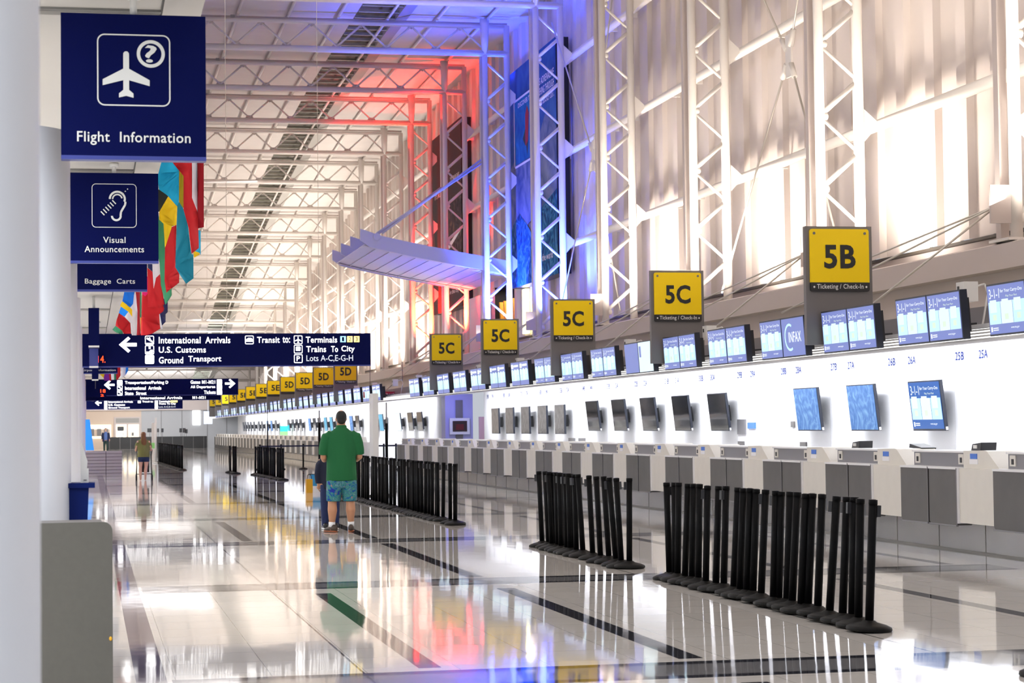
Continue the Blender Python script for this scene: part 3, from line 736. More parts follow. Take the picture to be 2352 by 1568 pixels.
# ------------------------------------------------------------------ wall screens
def wall_screen(label, y, z0, z1, wy, style, X=12.55, tilt=6.5):
    h = (z1-z0)/2
    t = thing('wall_screen', label, 'screen', (X, y, (z0+z1)/2), 'screens on the white counter wall'); t.rotation_euler = (0, radians(-tilt), 0)
    part(mb('bezel').box(0, .05, -wy/2, wy/2, -h, h), 'housing', t)
    m = MB()
    if style == 'ad': scr311(m, -wy/2+.02, wy/2-.02, -h+.03, h-.02, -.004, True, True)
    else:
        mt = {'blue': 'scr_swirl', 'black': 'film_black', 'silver': 'film_silver', 'sky': 'scr_sky', 'white': 'scr_pale'}[style]
        m.use(mt); N = 10
        for a in range(N):
            for b in range(N):
                y0, y1 = -wy/2+.015+(wy-.03)*a/N, -wy/2+.015+(wy-.03)*(a+1)/N; q0, q1 = -h+.02+(2*h-.035)*b/N, -h+.02+(2*h-.035)*(b+1)/N
                m.quad((-.004, y1, q0), (-.004, y0, q0), (-.004, y0, q1), (-.004, y1, q1))
    m.build('screen', t)
    part(mb('black_plate').box(.05, .22, -.14, .14, -.2, .12), 'bracket', t)
    if style != 'silver': part(mb('tag_white').box(.01, .045, -wy/2-.006, -wy/2, -h+.01, -h+.06), 'side_label', t)
    return t
wave_mat('scr_swirl', [(.3, (.05, .16, .45)), (.5, (.14, .28, .62)), (.72, (.35, .62, .85))], 2.5, 4)
_b = MATS['scr_swirl'].node_tree; _p = _b.nodes['Principled BSDF']; _p.inputs['Emission Strength'].default_value = .55
_b.links.new(_b.nodes['Color Ramp'].outputs['Color'], _p.inputs['Emission Color'])
for _l in list(_p.inputs['Base Color'].links): _b.links.remove(_l)
_p.inputs['Base Color'].default_value = (.02, .05, .12, 1); _p.inputs['Emission Strength'].default_value = .8
wall_screen('lit wall screen showing the 3-1-1 carry-on notice, nearest on the counter wall', 29.4, 1.40, 2.17, 1.22, 'ad')
wall_screen('wall screen showing pale blue swirls, next left of the 3-1-1 screen', 32.05, 1.40, 2.17, 1.22, 'blue')
wall_screen('wall screen showing pale blue swirls, second left of the 3-1-1 screen', 34.7, 1.40, 2.17, 1.22, 'blue')
for j, n in zip((4, 5, 6, 7, 8), (1, 2, 3, 4, 5)): wall_screen('switched-off black wall screen wrapped in film, %s left of the blue screens' % nth(n), 29.4+2.65*j, 1.40, 2.17, 1.22, 'black')
for n, x in enumerate((1287, 1247, 1208, 1172, 1139)): wall_screen('silvery film-wrapped wall screen hung upright, %s from the right' % nth(n+1), atX(x, 950, 12.6).y-.1, 1.32, 2.12, 1.15, 'silver', tilt=1.0)
far_s = [(967, 'black'), (945, 'black'), (918, 'white'), (878, 'sky'), (859, 'white'), (823, 'silver'), (809, 'blue'), (763, 'sky'), (750, 'sky'), (735, 'silver'), (724, 'silver'), (713, 'blue'), (692, 'silver'), (683, 'black'), (674, 'silver'), (664, 'silver'),
         (635, 'silver'), (625, 'blue'), (616, 'blue'), (603, 'silver'), (596, 'silver'), (585, 'silver'), (577, 'silver'), (571, 'silver'), (565, 'silver'), (560, 'silver')]
for n, (x, st) in enumerate(far_s):
    wall_screen('distant wall screen beyond the gap in the counter wall, %s from the near end' % nth(n+1), atX(x, 960, 12.6).y, 1.40, 2.15, 1.22, st)
# wall numbers
for n in range(0, 18):
    for s, dy in (('A', 0), ('B', .83)):
        num = '%d%s' % (25+n, s); y = 27.85+2.65*n+dy
        if y > 66: continue
        m = mb('number_blue'); text_into(m, num, 0, 0, .30, .125, 'x', 0)
        o = m.build('wall_number', loc=(12.79, y, 2.52)); tag(o, 'blue position number %s on the white counter wall' % num, 'number', 'position numbers on the counter wall')
# switches, notices on the counter wall
for x, y_, w_, h_, nm, lab, mt in ((1704, 980, .5, .30, 'wall_notice', 'grey printed notice on the counter wall right of the black screens', 'stainless_band'), (1727, 977, .45, .12, 'wall_notice', 'small blue pictogram plate on the counter wall beside the low cabinet', 'tag_blue'),
                                  (1822, 974, .18, .11, 'wall_switch', 'dark wall switch left of the blue wall screens', 'grey_post'), (1703, 1019, .35, .10, 'card_reader', 'small grey card reader on the counter wall above the black screens gap', 'grey_post'), (1846, 1021, .32, .10, 'card_reader', 'small grey card reader on the counter wall below the blue screens', 'grey_post')):
    q = atX(x, y_, 12.79); tag(mb(mt).box(-.02, .01, -w_/2, w_/2, -h_/2, h_/2).build(nm, loc=q), lab, 'notice' if 'notice' in nm else 'switch')
q = atX(1318, 1012, 12.79)
for dx, lab in ((0, 'left grey louvred outlet plate low on the counter wall'), (1, 'right grey louvred outlet plate low on the counter wall')):
    q = atX(1314+23*dx, 1010, 12.79); tag(mb('stainless_band').box(-.02, .01, -.35, .35, -.05, .05).build('outlet_plate', loc=q), lab, 'plate')

# gap in the wall: violet pier with a display, red sign, poster
t = thing('display_pier', 'violet-lit pier with a framed dark display in the gap of the counter wall', 'pier', (12.95, 72, 0))
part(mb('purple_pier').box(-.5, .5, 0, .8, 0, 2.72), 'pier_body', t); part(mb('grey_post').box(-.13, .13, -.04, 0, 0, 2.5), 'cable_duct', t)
q = part(mb('white_plastic').box(-.36, .36, -.14, -.05, 1.28, 1.86), 'display_frame', t)
m = mb('maroon').box(-.26, .26, -.155, -.14, 1.38, 1.76); m.use('f_darkred')
for i in range(4): m.box(-.14, .14, -.158, -.154, 1.46+.05*i, 1.475+.05*i)
m.build('display_screen', q)
light('AREA', (12.6, 70.5, 2.5), (13, 72, 1.4), 18, (.3, .3, 1), .5, .8)
tag(mb('f_pink').box(13.7, 13.95, 72.1, 72.2, .0, 1.9).build('pink_panel'), 'pink glass panel right of the violet pier', 'panel')
t = thing('security_sign', 'dark red security check point sign hanging above the counter row', 'sign', (10.7, 74.5, 2.76))
part(mb('red_sign').box(-.85, .85, -.03, .03, -.11, .11), 'sign_board', t)
m = mb('white_letter'); text_into(m, 'Security Check Point', 0, 0, 1.45, .12, 'y', -.034); m.build('letters', t)
part(mb('grey_post').tube((-.6, 0, .1), (-.6, 0, 1.2), .012, 6).tube((.6, 0, .1), (.6, 0, 1.2), .012, 6), 'hanger', t)
q = atX(654, 987, 12.5); t = thing('promotional_poster', 'teal and green standing poster at the far counter wall', 'poster', (12.45, q.y, 1.02))
part(mb('grey_post').tube((0, .06, -1.02), (0, .06, .3), .02, 8).box(-.2, .2, -.05, .2, -1.02, -1.0), 'stand', t); part(mb('poster_green').box(-.25, .25, 0, .04, 0, .36), 'lower_panel', t); part(mb('poster_teal').box(-.25, .25, 0, .04, .36, .72), 'upper_panel', t)

# ------------------------------------------------------------------ stanchions
def make_stanchion():
    t = thing('belt_stanchion', 'x', 'stanchion'); t.rotation_mode = 'ZYX'
    m = mb('base_rubber'); m.lathe((0, 0, 0), [(.0, 0), (.165, 0), (.172, .012), (.168, .028), (.13, .045), (.06, .062), (.042, .075), (.0, .075)], 36); m.build('base', t)
    part(mb('black_rubber').tube((0, 0, .05), (0, 0, .93), .032, 20), 'pole', t)
    m = mb('black_rubber').tube((0, 0, .93), (0, 0, .965), .034, 20); m.build('cap', t)
    part(mb('black_plate').box(-.02, .02, .028, .058, .84, .925), 'belt_cassette', t)
    part(mb('grey_post').tube((0, 0, .966), (0, 0, .969), .022, 16), 'cap_disc', t)
    return t
ST = make_stanchion(); st_used = [False]
def stanchion(x, y, label, group, tx=0, ty=0, rz=0, z=0):
    rot = (ty, tx, rz)
    if not st_used[0]:
        st_used[0] = True; ST.location = (x, y, z); ST.rotation_euler = rot; ST['label'] = label; ST['group'] = group; return ST
    return dup(ST, (x, y, z), label, group, rot)
b1 = [340, 370, 385, 425, 465, 503, 543, 600, 645, 700, 735, 775, 810, 855, 925, 955, 1000, 1030, 1080, 1120, 1175, 1240, 1315, 1370, 1405, 1465]
t1 = [323, 370, 395, 452, 482, 515, 560, 625, 665, 735, 762, 800, 840, 893, 950, 977, 1030, 1075, 1118, 1160, 1213, 1297, 1355, 1392, 1425, 1497]
def packed(bl, tl, scale, off, Xf, group, name, leanbase):
    n = len(bl)
    for i, (b, tp) in enumerate(zip(bl, tl)):
        px = off+b/scale; p = atX(px, 1300, Xf(i)); Y = p.y
        expect = -.012*.96/Y*FPX*0  # top of an upright pole
        # lean across the hall measured from the picture of the pole
        dxp = (tp-b)/scale+.012*.93*FPX/Y
        lean = dxp*Y/FPX/.93
        lab = 'black belt stanchion, %s from the near end, %s' % (nth(n-i), name)
        if i == n-1: lab = 'nearest black belt stanchion, %s' % name
        stanchion(Xf(i), Y, lab, group, tx=lean*.9, ty=rnd.uniform(-.012, .012), rz=rnd.uniform(-2, 2), z=.0+abs(lean)*.10+(i % 3)*.003)
packed(b1, t1, 2.47, 1400, lambda i: 5.68+.03*sin(i*1.7), 'stanchions of the nearest packed row', 'the nearest packed row', 0)
b2 = [155, 205, 230, 255, 275, 300, 320, 345, 370, 395, 418, 470, 545, 605, 670, 725, 765, 825]
t2 = [127, 175, 205, 240, 258, 285, 305, 330, 355, 380, 402, 425, 512, 570, 625, 665, 722, 828]
packed(b2, t2, 3.36, 1200, lambda i: 5.68+.03*sin(i*2.3), 'stanchions of the second packed row', 'the second packed row', 0)
def row(xf, ylist, group, name, lean=0.0):
    n = len(ylist)
    for i, y in enumerate(ylist):
        lab = 'black belt stanchion, %s from the near end, %s' % (nth(i+1), name)
        stanchion(xf(y)+rnd.uniform(-.03, .03), y, lab, group, tx=lean+rnd.uniform(-.015, .015), rz=rnd.uniform(-2, 2))
yl = [31.9, 32.15, 32.4]+[33.3+.25*i for i in range(19)]+[38.6+.305*i for i in range(39)]
row(lambda y: 5.68 if y < 49 else 5.76, yl, 'stanchions of the third packed row', 'third packed row beside the man', .008)
row(lambda y: 5.72-.02*(y-61.8), [61.8+.30*i for i in range(28)], 'stanchions of the fourth packed row', 'fourth packed row')
row(lambda y: 5.0, [72.0, 72.3, 72.6, 74.2, 74.5, 74.8], 'stanchions of the small far cluster', 'small cluster left of fourth row')
row(lambda y: 3.54-.013*(y-79.8), [79.8+.5*i for i in range(41)], 'stanchions of the row beside the woman', 'row beside the woman')
stanchion(5.68, 11.55, 'black belt stanchion at the bottom right corner, only its base in view', None)
# belted queue far back
bx = [6.4, 7.2, 8.05, 9.2, 10.3, 10.6, 11.05, 11.5, 12.2]
for i, x in enumerate(bx): stanchion(x, 78.6 if x < 9.5 else 74.6, 'belted queue stanchion, %s from the left of the far queue line' % nth(i+1), 'stanchions of the belted queue line')
tag(mb('belt_blue').box(6.4, 9.2, 78.54, 78.56, .86, .92).build('queue_belt'), 'dark belt stretched between far queue stanchions left of the man', 'belt')
tag(mb('belt_blue').box(10.3, 12.2, 74.54, 74.56, .86, .92).build('queue_belt'), 'dark belt stretched between far queue stanchions right of the man', 'belt')
def pole(label, x, y, h, mt, r=.02, base='base_rubber', lower=None, blade=None):
    t = thing('sign_pole', label, 'pole', (x, y, 0))
    part(MB().use(base).lathe((0, 0, 0), [(0, 0), (.16, 0), (.16, .02), (.05, .05), (.0, .05)], 24), 'base', t)
    part(mb(mt).tube((0, 0, .03), (0, 0, h), r, 12), 'pole', t)
    if lower: part(mb('black_rubber').tube((0, 0, .04), (0, 0, lower), r*1.8, 14), 'lower_sleeve', t)
    if blade: part(mb('white_plastic').box(-blade[0], blade[0], -.3, .3, blade[1], h), 'sign_blade', t)
q = atF(358, 1064); pole('slim white sign pole on a flat base beside the woman', q.x, q.y, 2.14, 'white_plastic', .045, 'white_plastic')
t = thing('queue_sign', 'tall narrow white queue sign standing right of the man in green', 'sign', (6.29, 45.8, 0))
part(mb('white_plastic').box(-.065, .06, -.3, .3, .68, 2.32), 'blade', t); part(mb('black_rubber').tube((.03, .2, 0), (.03, .2, 1.9), .03, 12), 'post', t); part(MB().use('base_rubber').lathe((.03, .2, 0), [(0, 0), (.17, 0), (.17, .02), (.04, .06), (0, .06)], 24), 'base', t)
pole('black sign pole right of the white queue sign', 6.63, 46.2, 2.12, 'stainless_band', .018, lower=1.65)
pole('tall black sign pole standing by the fourth packed row', 5.62, 66.0, 2.2, 'black_rubber', .012, lower=1.72)
pole('slim dark sign pole left of the man in green', 5.62, 50.9, 2.0, 'stainless_band', .018, lower=1.7)

# ------------------------------------------------------------------ left columns and hanging signs
for i in range(0, 12):
    y = 4.8+BAY*i; r = .45
    t = thing('round_column', 'smooth white round column at left, %s from the camera' % nth(i+1), 'column', (-.107-r, y+(.1 if i else -.05), 0), 'white columns on the left')
    part(MB().use('column_white').lathe((0, 0, 0), [(r, .115), (r, 3.38), (.0, 3.40)], 64), 'shaft', t)
    part(MB().use('skirt').lathe((0, 0, 0), [(r-.004, 0), (r-.004, .115)], 64), 'base_skirt', t)
    part(mb('column_white').tube((0, 0, 3.38), (0, 0, 4.17), .12, 16), 'neck', t)
def hang_sign(name, label, x0, x1, y, z0, z1, parts, poles=(0.5,)):
    t = thing(name, label, 'sign', ((x0+x1)/2, y, z0)); hw = (x1-x0)/2; H = z1-z0
    m = mb('navy').box(-hw, hw, -.03, .06, 0, H); m.use('navy_edge').box(-hw, hw, -.031, .061, -.012, .012); m.build('sign_box', t)
    for u in poles:
        px = -hw+2*hw*u
        if (x0+x1)/2+px < .6: part(mb('white_plastic').tube((px, .015, H), (px, .015, 4.16-z0), .022, 12).tube((px, .015, 4.13-z0), (px, .015, 4.165-z0), .045, 16), 'hanger', t)
        else: part(mb('steel_rod').tube((px, .015, H), (px, .015, zr(y)+1.2-z0), .005, 6), 'hanger', t)
    parts(t, hw, H); return t
def rrect(m, cx, cz, w, h, r, th, off):
    def ring(w, h, r): return [(cx+sx*(w/2-r)+r*cos(a), cz+sz*(h/2-r)+r*sin(a)) for sx, sz, a0 in ((1, -1, -pi/2), (1, 1, 0), (-1, 1, pi/2), (-1, -1, pi)) for a in [a0+pi/2*j/6 for j in range(7)]]
    A, B = ring(w, h, r), ring(w-2*th, h-2*th, max(.001, r-th)); n = len(A)
    m.add([(x, off, z) for x, z in A]+[(x, off, z) for x, z in B], [(i, (i+1) % n, n+(i+1) % n, n+i) for i in range(n)])
def poly(m, pts, off, ox=0, oz=0, s=1): m.add([(ox+x*s, off, oz+z*s) for x, z in pts], [tuple(range(len(pts)))])
def plane_icon(m, cx, cz, s, off):
    # upright aeroplane seen from above, nose up
    L = [(0, .50), (-.035, .49), (-.058, .46), (-.062, .42), (-.062, .12), (-.50, -.12), (-.50, -.25), (-.062, -.13), (-.062, -.34), (-.155, -.42), (-.155, -.51), (0, -.47)]
    half = L+[(0, 0)]
    for sg in (1, -1):
        P = [(x*sg, z) for x, z in L]
        # fuselage + wing + tail as convex pieces
        for pc in ([(0, .50), (-.035, .49), (-.058, .46), (-.062, .42), (-.062, -.34), (0, -.47)], [(-.062, .12), (-.50, -.12), (-.50, -.25), (-.062, -.13)], [(-.062, -.34), (-.155, -.42), (-.155, -.51), (0, -.47)]):
            poly(m, [(x*sg, z) for x, z in pc], off, cx, cz, s)
def arc(m, cx, cz, r0, r1, a0, a1, off, n=20):
    for j in range(n):
        t0, t1_ = radians(a0+(a1-a0)*j/n), radians(a0+(a1-a0)*(j+1)/n)
        m.add([(cx+r0*cos(t0), off, cz+r0*sin(t0)), (cx+r1*cos(t0), off, cz+r1*sin(t0)), (cx+r1*cos(t1_), off, cz+r1*sin(t1_)), (cx+r0*cos(t1_), off, cz+r0*sin(t1_))], [(0, 1, 2, 3)])
def flight(t, hw, H):
    m = mb('sign_white'); rrect(m, 0, H-.335, .43, .43, .045, .008, -.034); plane_icon(m, -.045, H-.36, .275, -.034)
    arc(m, .100, H-.235, .063, .083, 0, 360, -.034, 32); text_into(m, '?', .100, H-.235, .070, .105, 'y', -.034); m.build('pictogram', t)
    m = mb('sign_white'); text_into(m, 'Flight  Information', 0, .115, .665, .082, 'y', -.034); m.build('letters', t)
hang_sign('hanging_sign', 'large navy Flight Information sign hanging top left', -.155, .695, 12.35, 3.17, 4.03, flight)
def visual(t, hw, H):
    m = mb('sign_white'); rrect(m, 0, H-.32, .43, .43, .04, .007, -.034)
    cz = H-.32; o = -.034
    arc(m, .03, cz+.065, .062, .082, -20, 180, o); arc(m, .03, cz+.065, .038, .052, 10, 180, o, 12)
    for (a, b) in (((.108, cz+.04), (.105, cz+.01)), ((.105, cz+.01), (.065, cz-.06)), ((.065, cz-.06), (.06, cz-.10))):
        dx, dz = b[0]-a[0], b[1]-a[1]; l = sqrt(dx*dx+dz*dz); nx, nz = -dz/l*.010, dx/l*.010
        poly(m, [(a[0]+nx, a[1]+nz), (a[0]-nx, a[1]-nz), (b[0]-nx, b[1]-nz), (b[0]+nx, b[1]+nz)], o)
    arc(m, .02, cz-.10, .032, .052, 180, 360, o, 12)
    for i in range(6):
        c_ = -.11+.022*i; d_ = cz-.075+.022*i; poly(m, [(c_-.022, d_+.014), (c_-.014, d_+.022), (c_+.020, d_-.014), (c_+.012, d_-.022)], o)
    for i in range(3): c_ = .085+.022*i; d_ = cz+.12+.022*i; poly(m, [(c_-.008, d_), (c_, d_+.008), (c_+.008, d_), (c_, d_-.008)], o)
    m.build('pictogram', t)
    m = mb('sign_white'); text_into(m, 'Visual', 0, .215, .215, .06, 'y', o); text_into(m, 'Announcements', 0, .125, .57, .062, 'y', o); m.build('letters', t)
hang_sign('hanging_sign', 'navy Visual Announcements sign with an ear pictogram', -.175, .675, 20.3, 3.195, 4.065, visual)
def bag(t, hw, H):
    m = mb('sign_white'); text_into(m, 'Baggage  Carts', 0, .10, .58, .078, 'y', -.034); m.build('letters', t)
hang_sign('hanging_sign', 'small navy Baggage Carts sign below the ear sign', -.18, .68, 24.5, 3.2, 3.72, bag)
def arrow(m, cx, cz, s, off, sg=1):
    poly(m, [(-.5*sg, 0), (.02*sg, .46), (.14*sg, .34), (-.14*sg, .085), (-.14*sg, 0)], off, cx, cz, s); poly(m, [(-.5*sg, 0), (-.14*sg, 0), (-.14*sg, -.085), (.14*sg, -.34), (.02*sg, -.46)], off, cx, cz, s)
    poly(m, [(-.2*sg, .1), (.5*sg, .1), (.5*sg, -.1), (-.2*sg, -.1)], off, cx, cz, s)
def icon_box(m, mn, cx, cz, s, kind, off=-.034):
    rrect(m, cx, cz, s, s, s*.14, s*.08, off)
    if kind == 'plane': plane_icon(m, cx, cz, s*.72, off)
    elif kind == 'land':
        poly(m, [(-.32, .28), (-.2, .30), (.36, -.12), (.38, -.28), (.1, -.14), (-.30, .12)], off, cx, cz, s); poly(m, [(-.05, .30), (.06, .32), (.16, .02), (.02, .08)], off, cx, cz, s); poly(m, [(-.36, -.3), (.36, -.3), (.36, -.38), (-.36, -.38)], off, cx, cz, s)
    elif kind == 'P': text_into(m, 'P', cx, cz, s*.4, s*.55, 'y', off)
    elif kind == 'train': poly(m, [(-.25, -.2), (.25, -.2), (.28, .2), (.18, .32), (-.18, .32), (-.28, .2)], off, cx, cz, s)
    elif kind == 'car': poly(m, [(-.38, -.22), (.38, -.22), (.40, .02), (.24, .22), (-.12, .24), (-.38, .04)], off, cx, cz, s)
    elif kind == 'desk': poly(m, [(-.36, -.36), (.36, -.36), (.36, .0), (.1, .0), (-.05, -.2), (-.36, -.2)], off, cx, cz, s); poly(m, [(-.1, .1), (.12, .1), (.12, .36), (-.1, .36)], off, cx, cz, s)
    else: poly(m, [(-.4, -.4), (.4, -.4), (.4, .4), (-.4, .4)], off, cx, cz, s)
def intl(t, hw, H):
    W_ = 2*hw; k = W_/668.0                 # sign pixels -> metres, x from the left edge
    X = lambda px: -hw+(px-183)*k; Z = lambda py: H-(py-767)*k*1.0
    o = -.034; m = mb('lit_white'); arrow(m, X(291), Z(792), 40*k, o)
    for py, kd in ((782, 'land'), (804, 'desk'), (826, 'full')): icon_box(m, 0, X(340), Z(py), 20.5*k, kd, o)
    icon_box(m, 0, X(568), Z(782), 20*k, 'car', o)
    for py, kd in ((782, 'plane'), (804, 'train'), (826, 'P')): icon_box(m, 0, X(681), Z(py), 20*k, kd, o)
    m.build('pictogram', t)
    m = mb('lit_white')
    def tx(s, xa, xb, py, h): text_into(m, s, (X(xa)+X(xb))/2, Z(py), X(xb)-X(xa), h*k, 'y', o)
    tx('International', 361, 456, 782, 15); tx('Arrivals', 467, 524, 782, 15); tx('U.S.', 361, 391, 804, 14); tx('Customs', 399, 468, 804, 14); tx('Ground', 361, 416, 828, 15); tx('Transport', 428, 503, 827, 17)
    tx('Transit', 586, 638, 782, 14); tx('to:', 645, 662, 782, 14); tx('Terminals', 699, 772, 782, 14); tx('Trains', 700, 746, 804, 14); tx('To', 758, 774, 804, 14); tx('City', 782, 813, 805, 17)
    m.build('letters', t)
    m = mb('lit_dim'); text_into(m, 'Lots A-C,E-G-H', (X(700)+X(809))/2, Z(826), X(809)-X(700), 16*k, 'y', o, False); m.build('dim_lit_letters', t)  # fainter letters, given a weak glow of their own
    for px, n, mt in ((786, '1', 'lit_cyan'), (802, '2', 'lit_amber'), (818, '3', 'lit_amber')):
        m = mb(mt); poly(m, [(-6.5*k, -7*k), (6.5*k, -7*k), (6.5*k, 7*k), (-6.5*k, 7*k)], o, X(px), Z(781)); m.use('navy'); text_into(m, n, X(px), Z(781), 5*k, 10*k, 'y', o-.004); m.build('terminal_tile', t)
    m = mb('led_red'); text_into(m, '14.', X(232), Z(825), 17*k, 16*k, 'y', o, False); m.build('clock_digits', t)
hang_sign('direction_sign', 'long navy sign reading International Arrivals and Transit to Terminals', -.175, 5.71, 42, 2.84, 3.505, intl, (.18, .5, .82))
def dirs(t, hw, H):
    k = 2*hw/357.0; X = lambda px: -hw+(px-190)*k; Z = lambda py: H-(py-870)*k; o = -.034
    m = mb('lit_white'); arrow(m, X(249), Z(883), 24*k, o); arrow(m, X(528), Z(882), 24*k, o, -1)
    for py in (878, 890, 902): icon_box(m, 0, X(273), Z(py), 12*k, 'land' if py > 880 else 'full', o); icon_box(m, 0, X(503), Z(py), 12*k, 'full', o)
    m.build('pictogram', t); m = mb('lit_white')
    def tx(s, xa, xb, py, h): text_into(m, s, (X(xa)+X(xb))/2, Z(py), X(xb)-X(xa), h*k, 'y', o)
    tx('Transportation/Parking D', 285, 384, 879, 9); tx('International  Arrivals', 285, 368, 891, 8); tx('State  Street', 285, 334, 903, 8)
    tx('Gates M1-M21', 436, 493, 878, 8); tx('All Departures', 436, 493, 890, 8); tx('Tickets', 467, 494, 902, 8); m.build('letters', t)
hang_sign('direction_sign', 'navy direction sign with arrows both ways, below the International Arrivals sign', -.2, 5.69, 80, 2.90, 3.53, dirs, (.2, .8))
def under(t, hw, H):
    m = mb('lit_white'); text_into(m, 'International Arrivals', -.1+hw-2.2, H*.5, 1.6, .10, 'y', -.034); text_into(m, 'M1-M21', hw-.85, H*.5, .5, .10, 'y', -.034); m.build('letters', t)
hang_sign('direction_sign', 'narrow navy strip sign hanging under the two-arrow sign', -.2, 5.06, 80.6, 2.72, 2.90, under, (.25, .75))
def third(t, hw, H):
    k = 2*hw/222.0; X = lambda px: -hw+(px-199)*k; Z = lambda py: (937-py)*k; o = -.034
    m = mb('lit_white'); arrow(m, X(227), Z(922), 15*k, o)
    for py in (920, 927, 934): icon_box(m, 0, X(244), Z(py), 7*k, 'full', o); icon_box(m, 0, X(360), Z(py), 7*k, 'full', o)
    icon_box(m, 0, X(321), Z(920), 7*k, 'full', o); m.build('pictogram', t); m = mb('lit_white')
    def tx(s, xa, xb, py, h): text_into(m, s, (X(xa)+X(xb))/2, Z(py), X(xb)-X(xa), h*k, 'y', o)
    tx('International Arrivals', 250, 306, 920, 4.5); tx('U.S. Customs', 250, 288, 927, 4.5); tx('Ground Transport', 250, 299, 934, 5); tx('Transit to:', 328, 353, 920, 4); tx('Terminals', 366, 392, 920, 4.5); tx('Trains To City', 366, 405, 926, 5); m.build('letters', t)
    m = mb('lit_dim'); text_into(m, 'Lots A-C,E-G-H', X(385), Z(933), 38*k, 4*k, 'y', o, False); m.build('dim_lit_letters', t)
    m = mb('lit_amber'); poly(m, [(-8*k, -2.3*k), (8*k, -2.3*k), (8*k, 2.3*k), (-8*k, 2.3*k)], o-.001, X(401), Z(920)); m.build('terminal_tile', t)
hang_sign('direction_sign', 'farthest navy direction sign, above the storefront at the end of the hall', -.15, 5.24, 118, 2.78, 3.42, third, (.25, .75))
m = None
def info(t, hw, H):
    m = mb('sign_white'); text_into(m, 'Airport  Information', 0, .07, .8, .07, 'y', -.034); m.build('letters', t)
hang_sign('hanging_sign', 'small navy Airport Information sign under the International Arrivals sign', -.21, .68, 50, 2.93, 3.4, info)
for i, (x0, x1, y0_, y1_, Y, mt, lab) in enumerate(((203, 228, 707, 795, 40, 'navy', 'narrow navy box sign seen end-on, in front of the International Arrivals sign'), (205, 226, 796, 842, 53, 'navy_edge', 'narrow blue end-on box sign, second of the series'), (211, 226, 843, 872, 67, 'navy', 'narrow dark end-on box sign, third of the series'), (209, 216, 872, 920, 90, 'white_plastic', 'slim white end-on sign, last of the series'))):
    a, b = at(x0, y0_, Y), at(x1, y1_, Y)
    if i == 1: a, b = at(x0, y0_, 41.5), at(x1, y1_, 41.5); Y = 41.5
    if i == 2: a, b = at(x0, y0_, 49.5), at(x1, y1_, 49.5); Y = 49.5
    t = thing('box_sign', lab, 'sign', ((a.x+b.x)/2, Y, b.z)); hw = (b.x-a.x)/2
    part(mb(mt).box(-hw, hw, 0, .9 if i else 1.2, 0, a.z-b.z), 'box', t); part(mb('white_plastic').box(-hw, hw, -.004, 0, -.02, .015), 'end_trim', t)
    if i == 0: part(mb('white_plastic').tube((0, .4, a.z-b.z), (0, .4, 4.16-b.z), .03, 12), 'hanger', t)
    else: part(mb('white_plastic').tube((0, .4, a.z-b.z), (0, .4, 4.16-b.z), .012, 12), 'hanger', t)
t = thing('gate_display', 'small navy display with red digits left of the two-arrow sign', 'display', (-.05, 79, 2.9))
part(mb('navy').box(-.12, .70, 0, .05, -.07, .25), 'casing', t); part(mb('grey_post').tube((.3, .02, .25), (.3, .02, 1.3), .012, 8), 'hanger', t); m = mb('led_red'); text_into(m, '18', .58, .165, .19, .13, 'y', -.01); text_into(m, '2', .55, .0, .12, .09, 'y', -.01); m.build('digits', t)

# grey cabinet, blue lectern and dispenser beside the columns
t = thing('grey_cabinet', 'tall grey laminate cabinet with a rounded corner at bottom left', 'cabinet', (-.35, 11.6, 0))
hx = .35+at(259, 1400, 11.6).x; ht = at(200, 1199, 11.6).z
m = mb('laminate_grey'); m.prism([(-.5, 0), (hx, 0), (hx, ht-.05)]+[(hx-.05+.05*cos(a), ht-.05+.05*sin(a)) for a in [pi/2*j/6 for j in range(1, 7)]]+[(-.5, ht)], 'y', 0, .02); m.build('front_panel', t)
m = mb('laminate_dark'); m.prism([(-.5, 0), (hx-.02, 0), (hx-.02, ht-.08), (hx-.06, ht-.012), (-.5, ht-.012)], 'y', .02, .62); m.build('carcass', t)
part(mb('bag_yellow').ell((hx-.012, -.004, at(255, 1466, 11.6).z), .008, .006, .012), 'orange_mark', t)
t = thing('blue_lectern', 'dark blue lectern panel with a thin projecting shelf beside the white column', 'lectern', (-.1, 12.75, 0))
a = at(204, 1120, 12.75); b = at(201, 1197, 12.75)
m = mb('navy'); m.use('tag_navy') if 'tag_navy' in MATS else m.use(M('lectern_blue', (.001, .010, .11), .6, spec=.15)); m.prism([(-.3, 0), (b.x+.1-.03, 0), (b.x+.1, b.z), (a.x+.1, a.z), (-.3, a.z)], 'y', 0, .04); m.build('panel', t)
q = at(218, 1112, 12.75); part(mb('lectern_blue').box(-.3, q.x+.1, -.02, .25, a.z, a.z+.03), 'shelf', t)
t = thing('dispenser', 'white rounded dispenser box standing on the blue shelf', 'dispenser', (-.02, 12.85, a.z+.03))
part(mb('white_plastic').box(-.03, .018, 0, .08, 0, .085), 'body', t); part(mb('grey_post').box(-.012, .006, -.003, 0, .012, .018), 'slot', t)
m = mb('white_plastic'); m.prism([(-.03, .085), (.008, .085), (.012, .13), (-.03, .26)], 'y', .0, .06); m.build('angled_tablet', t)

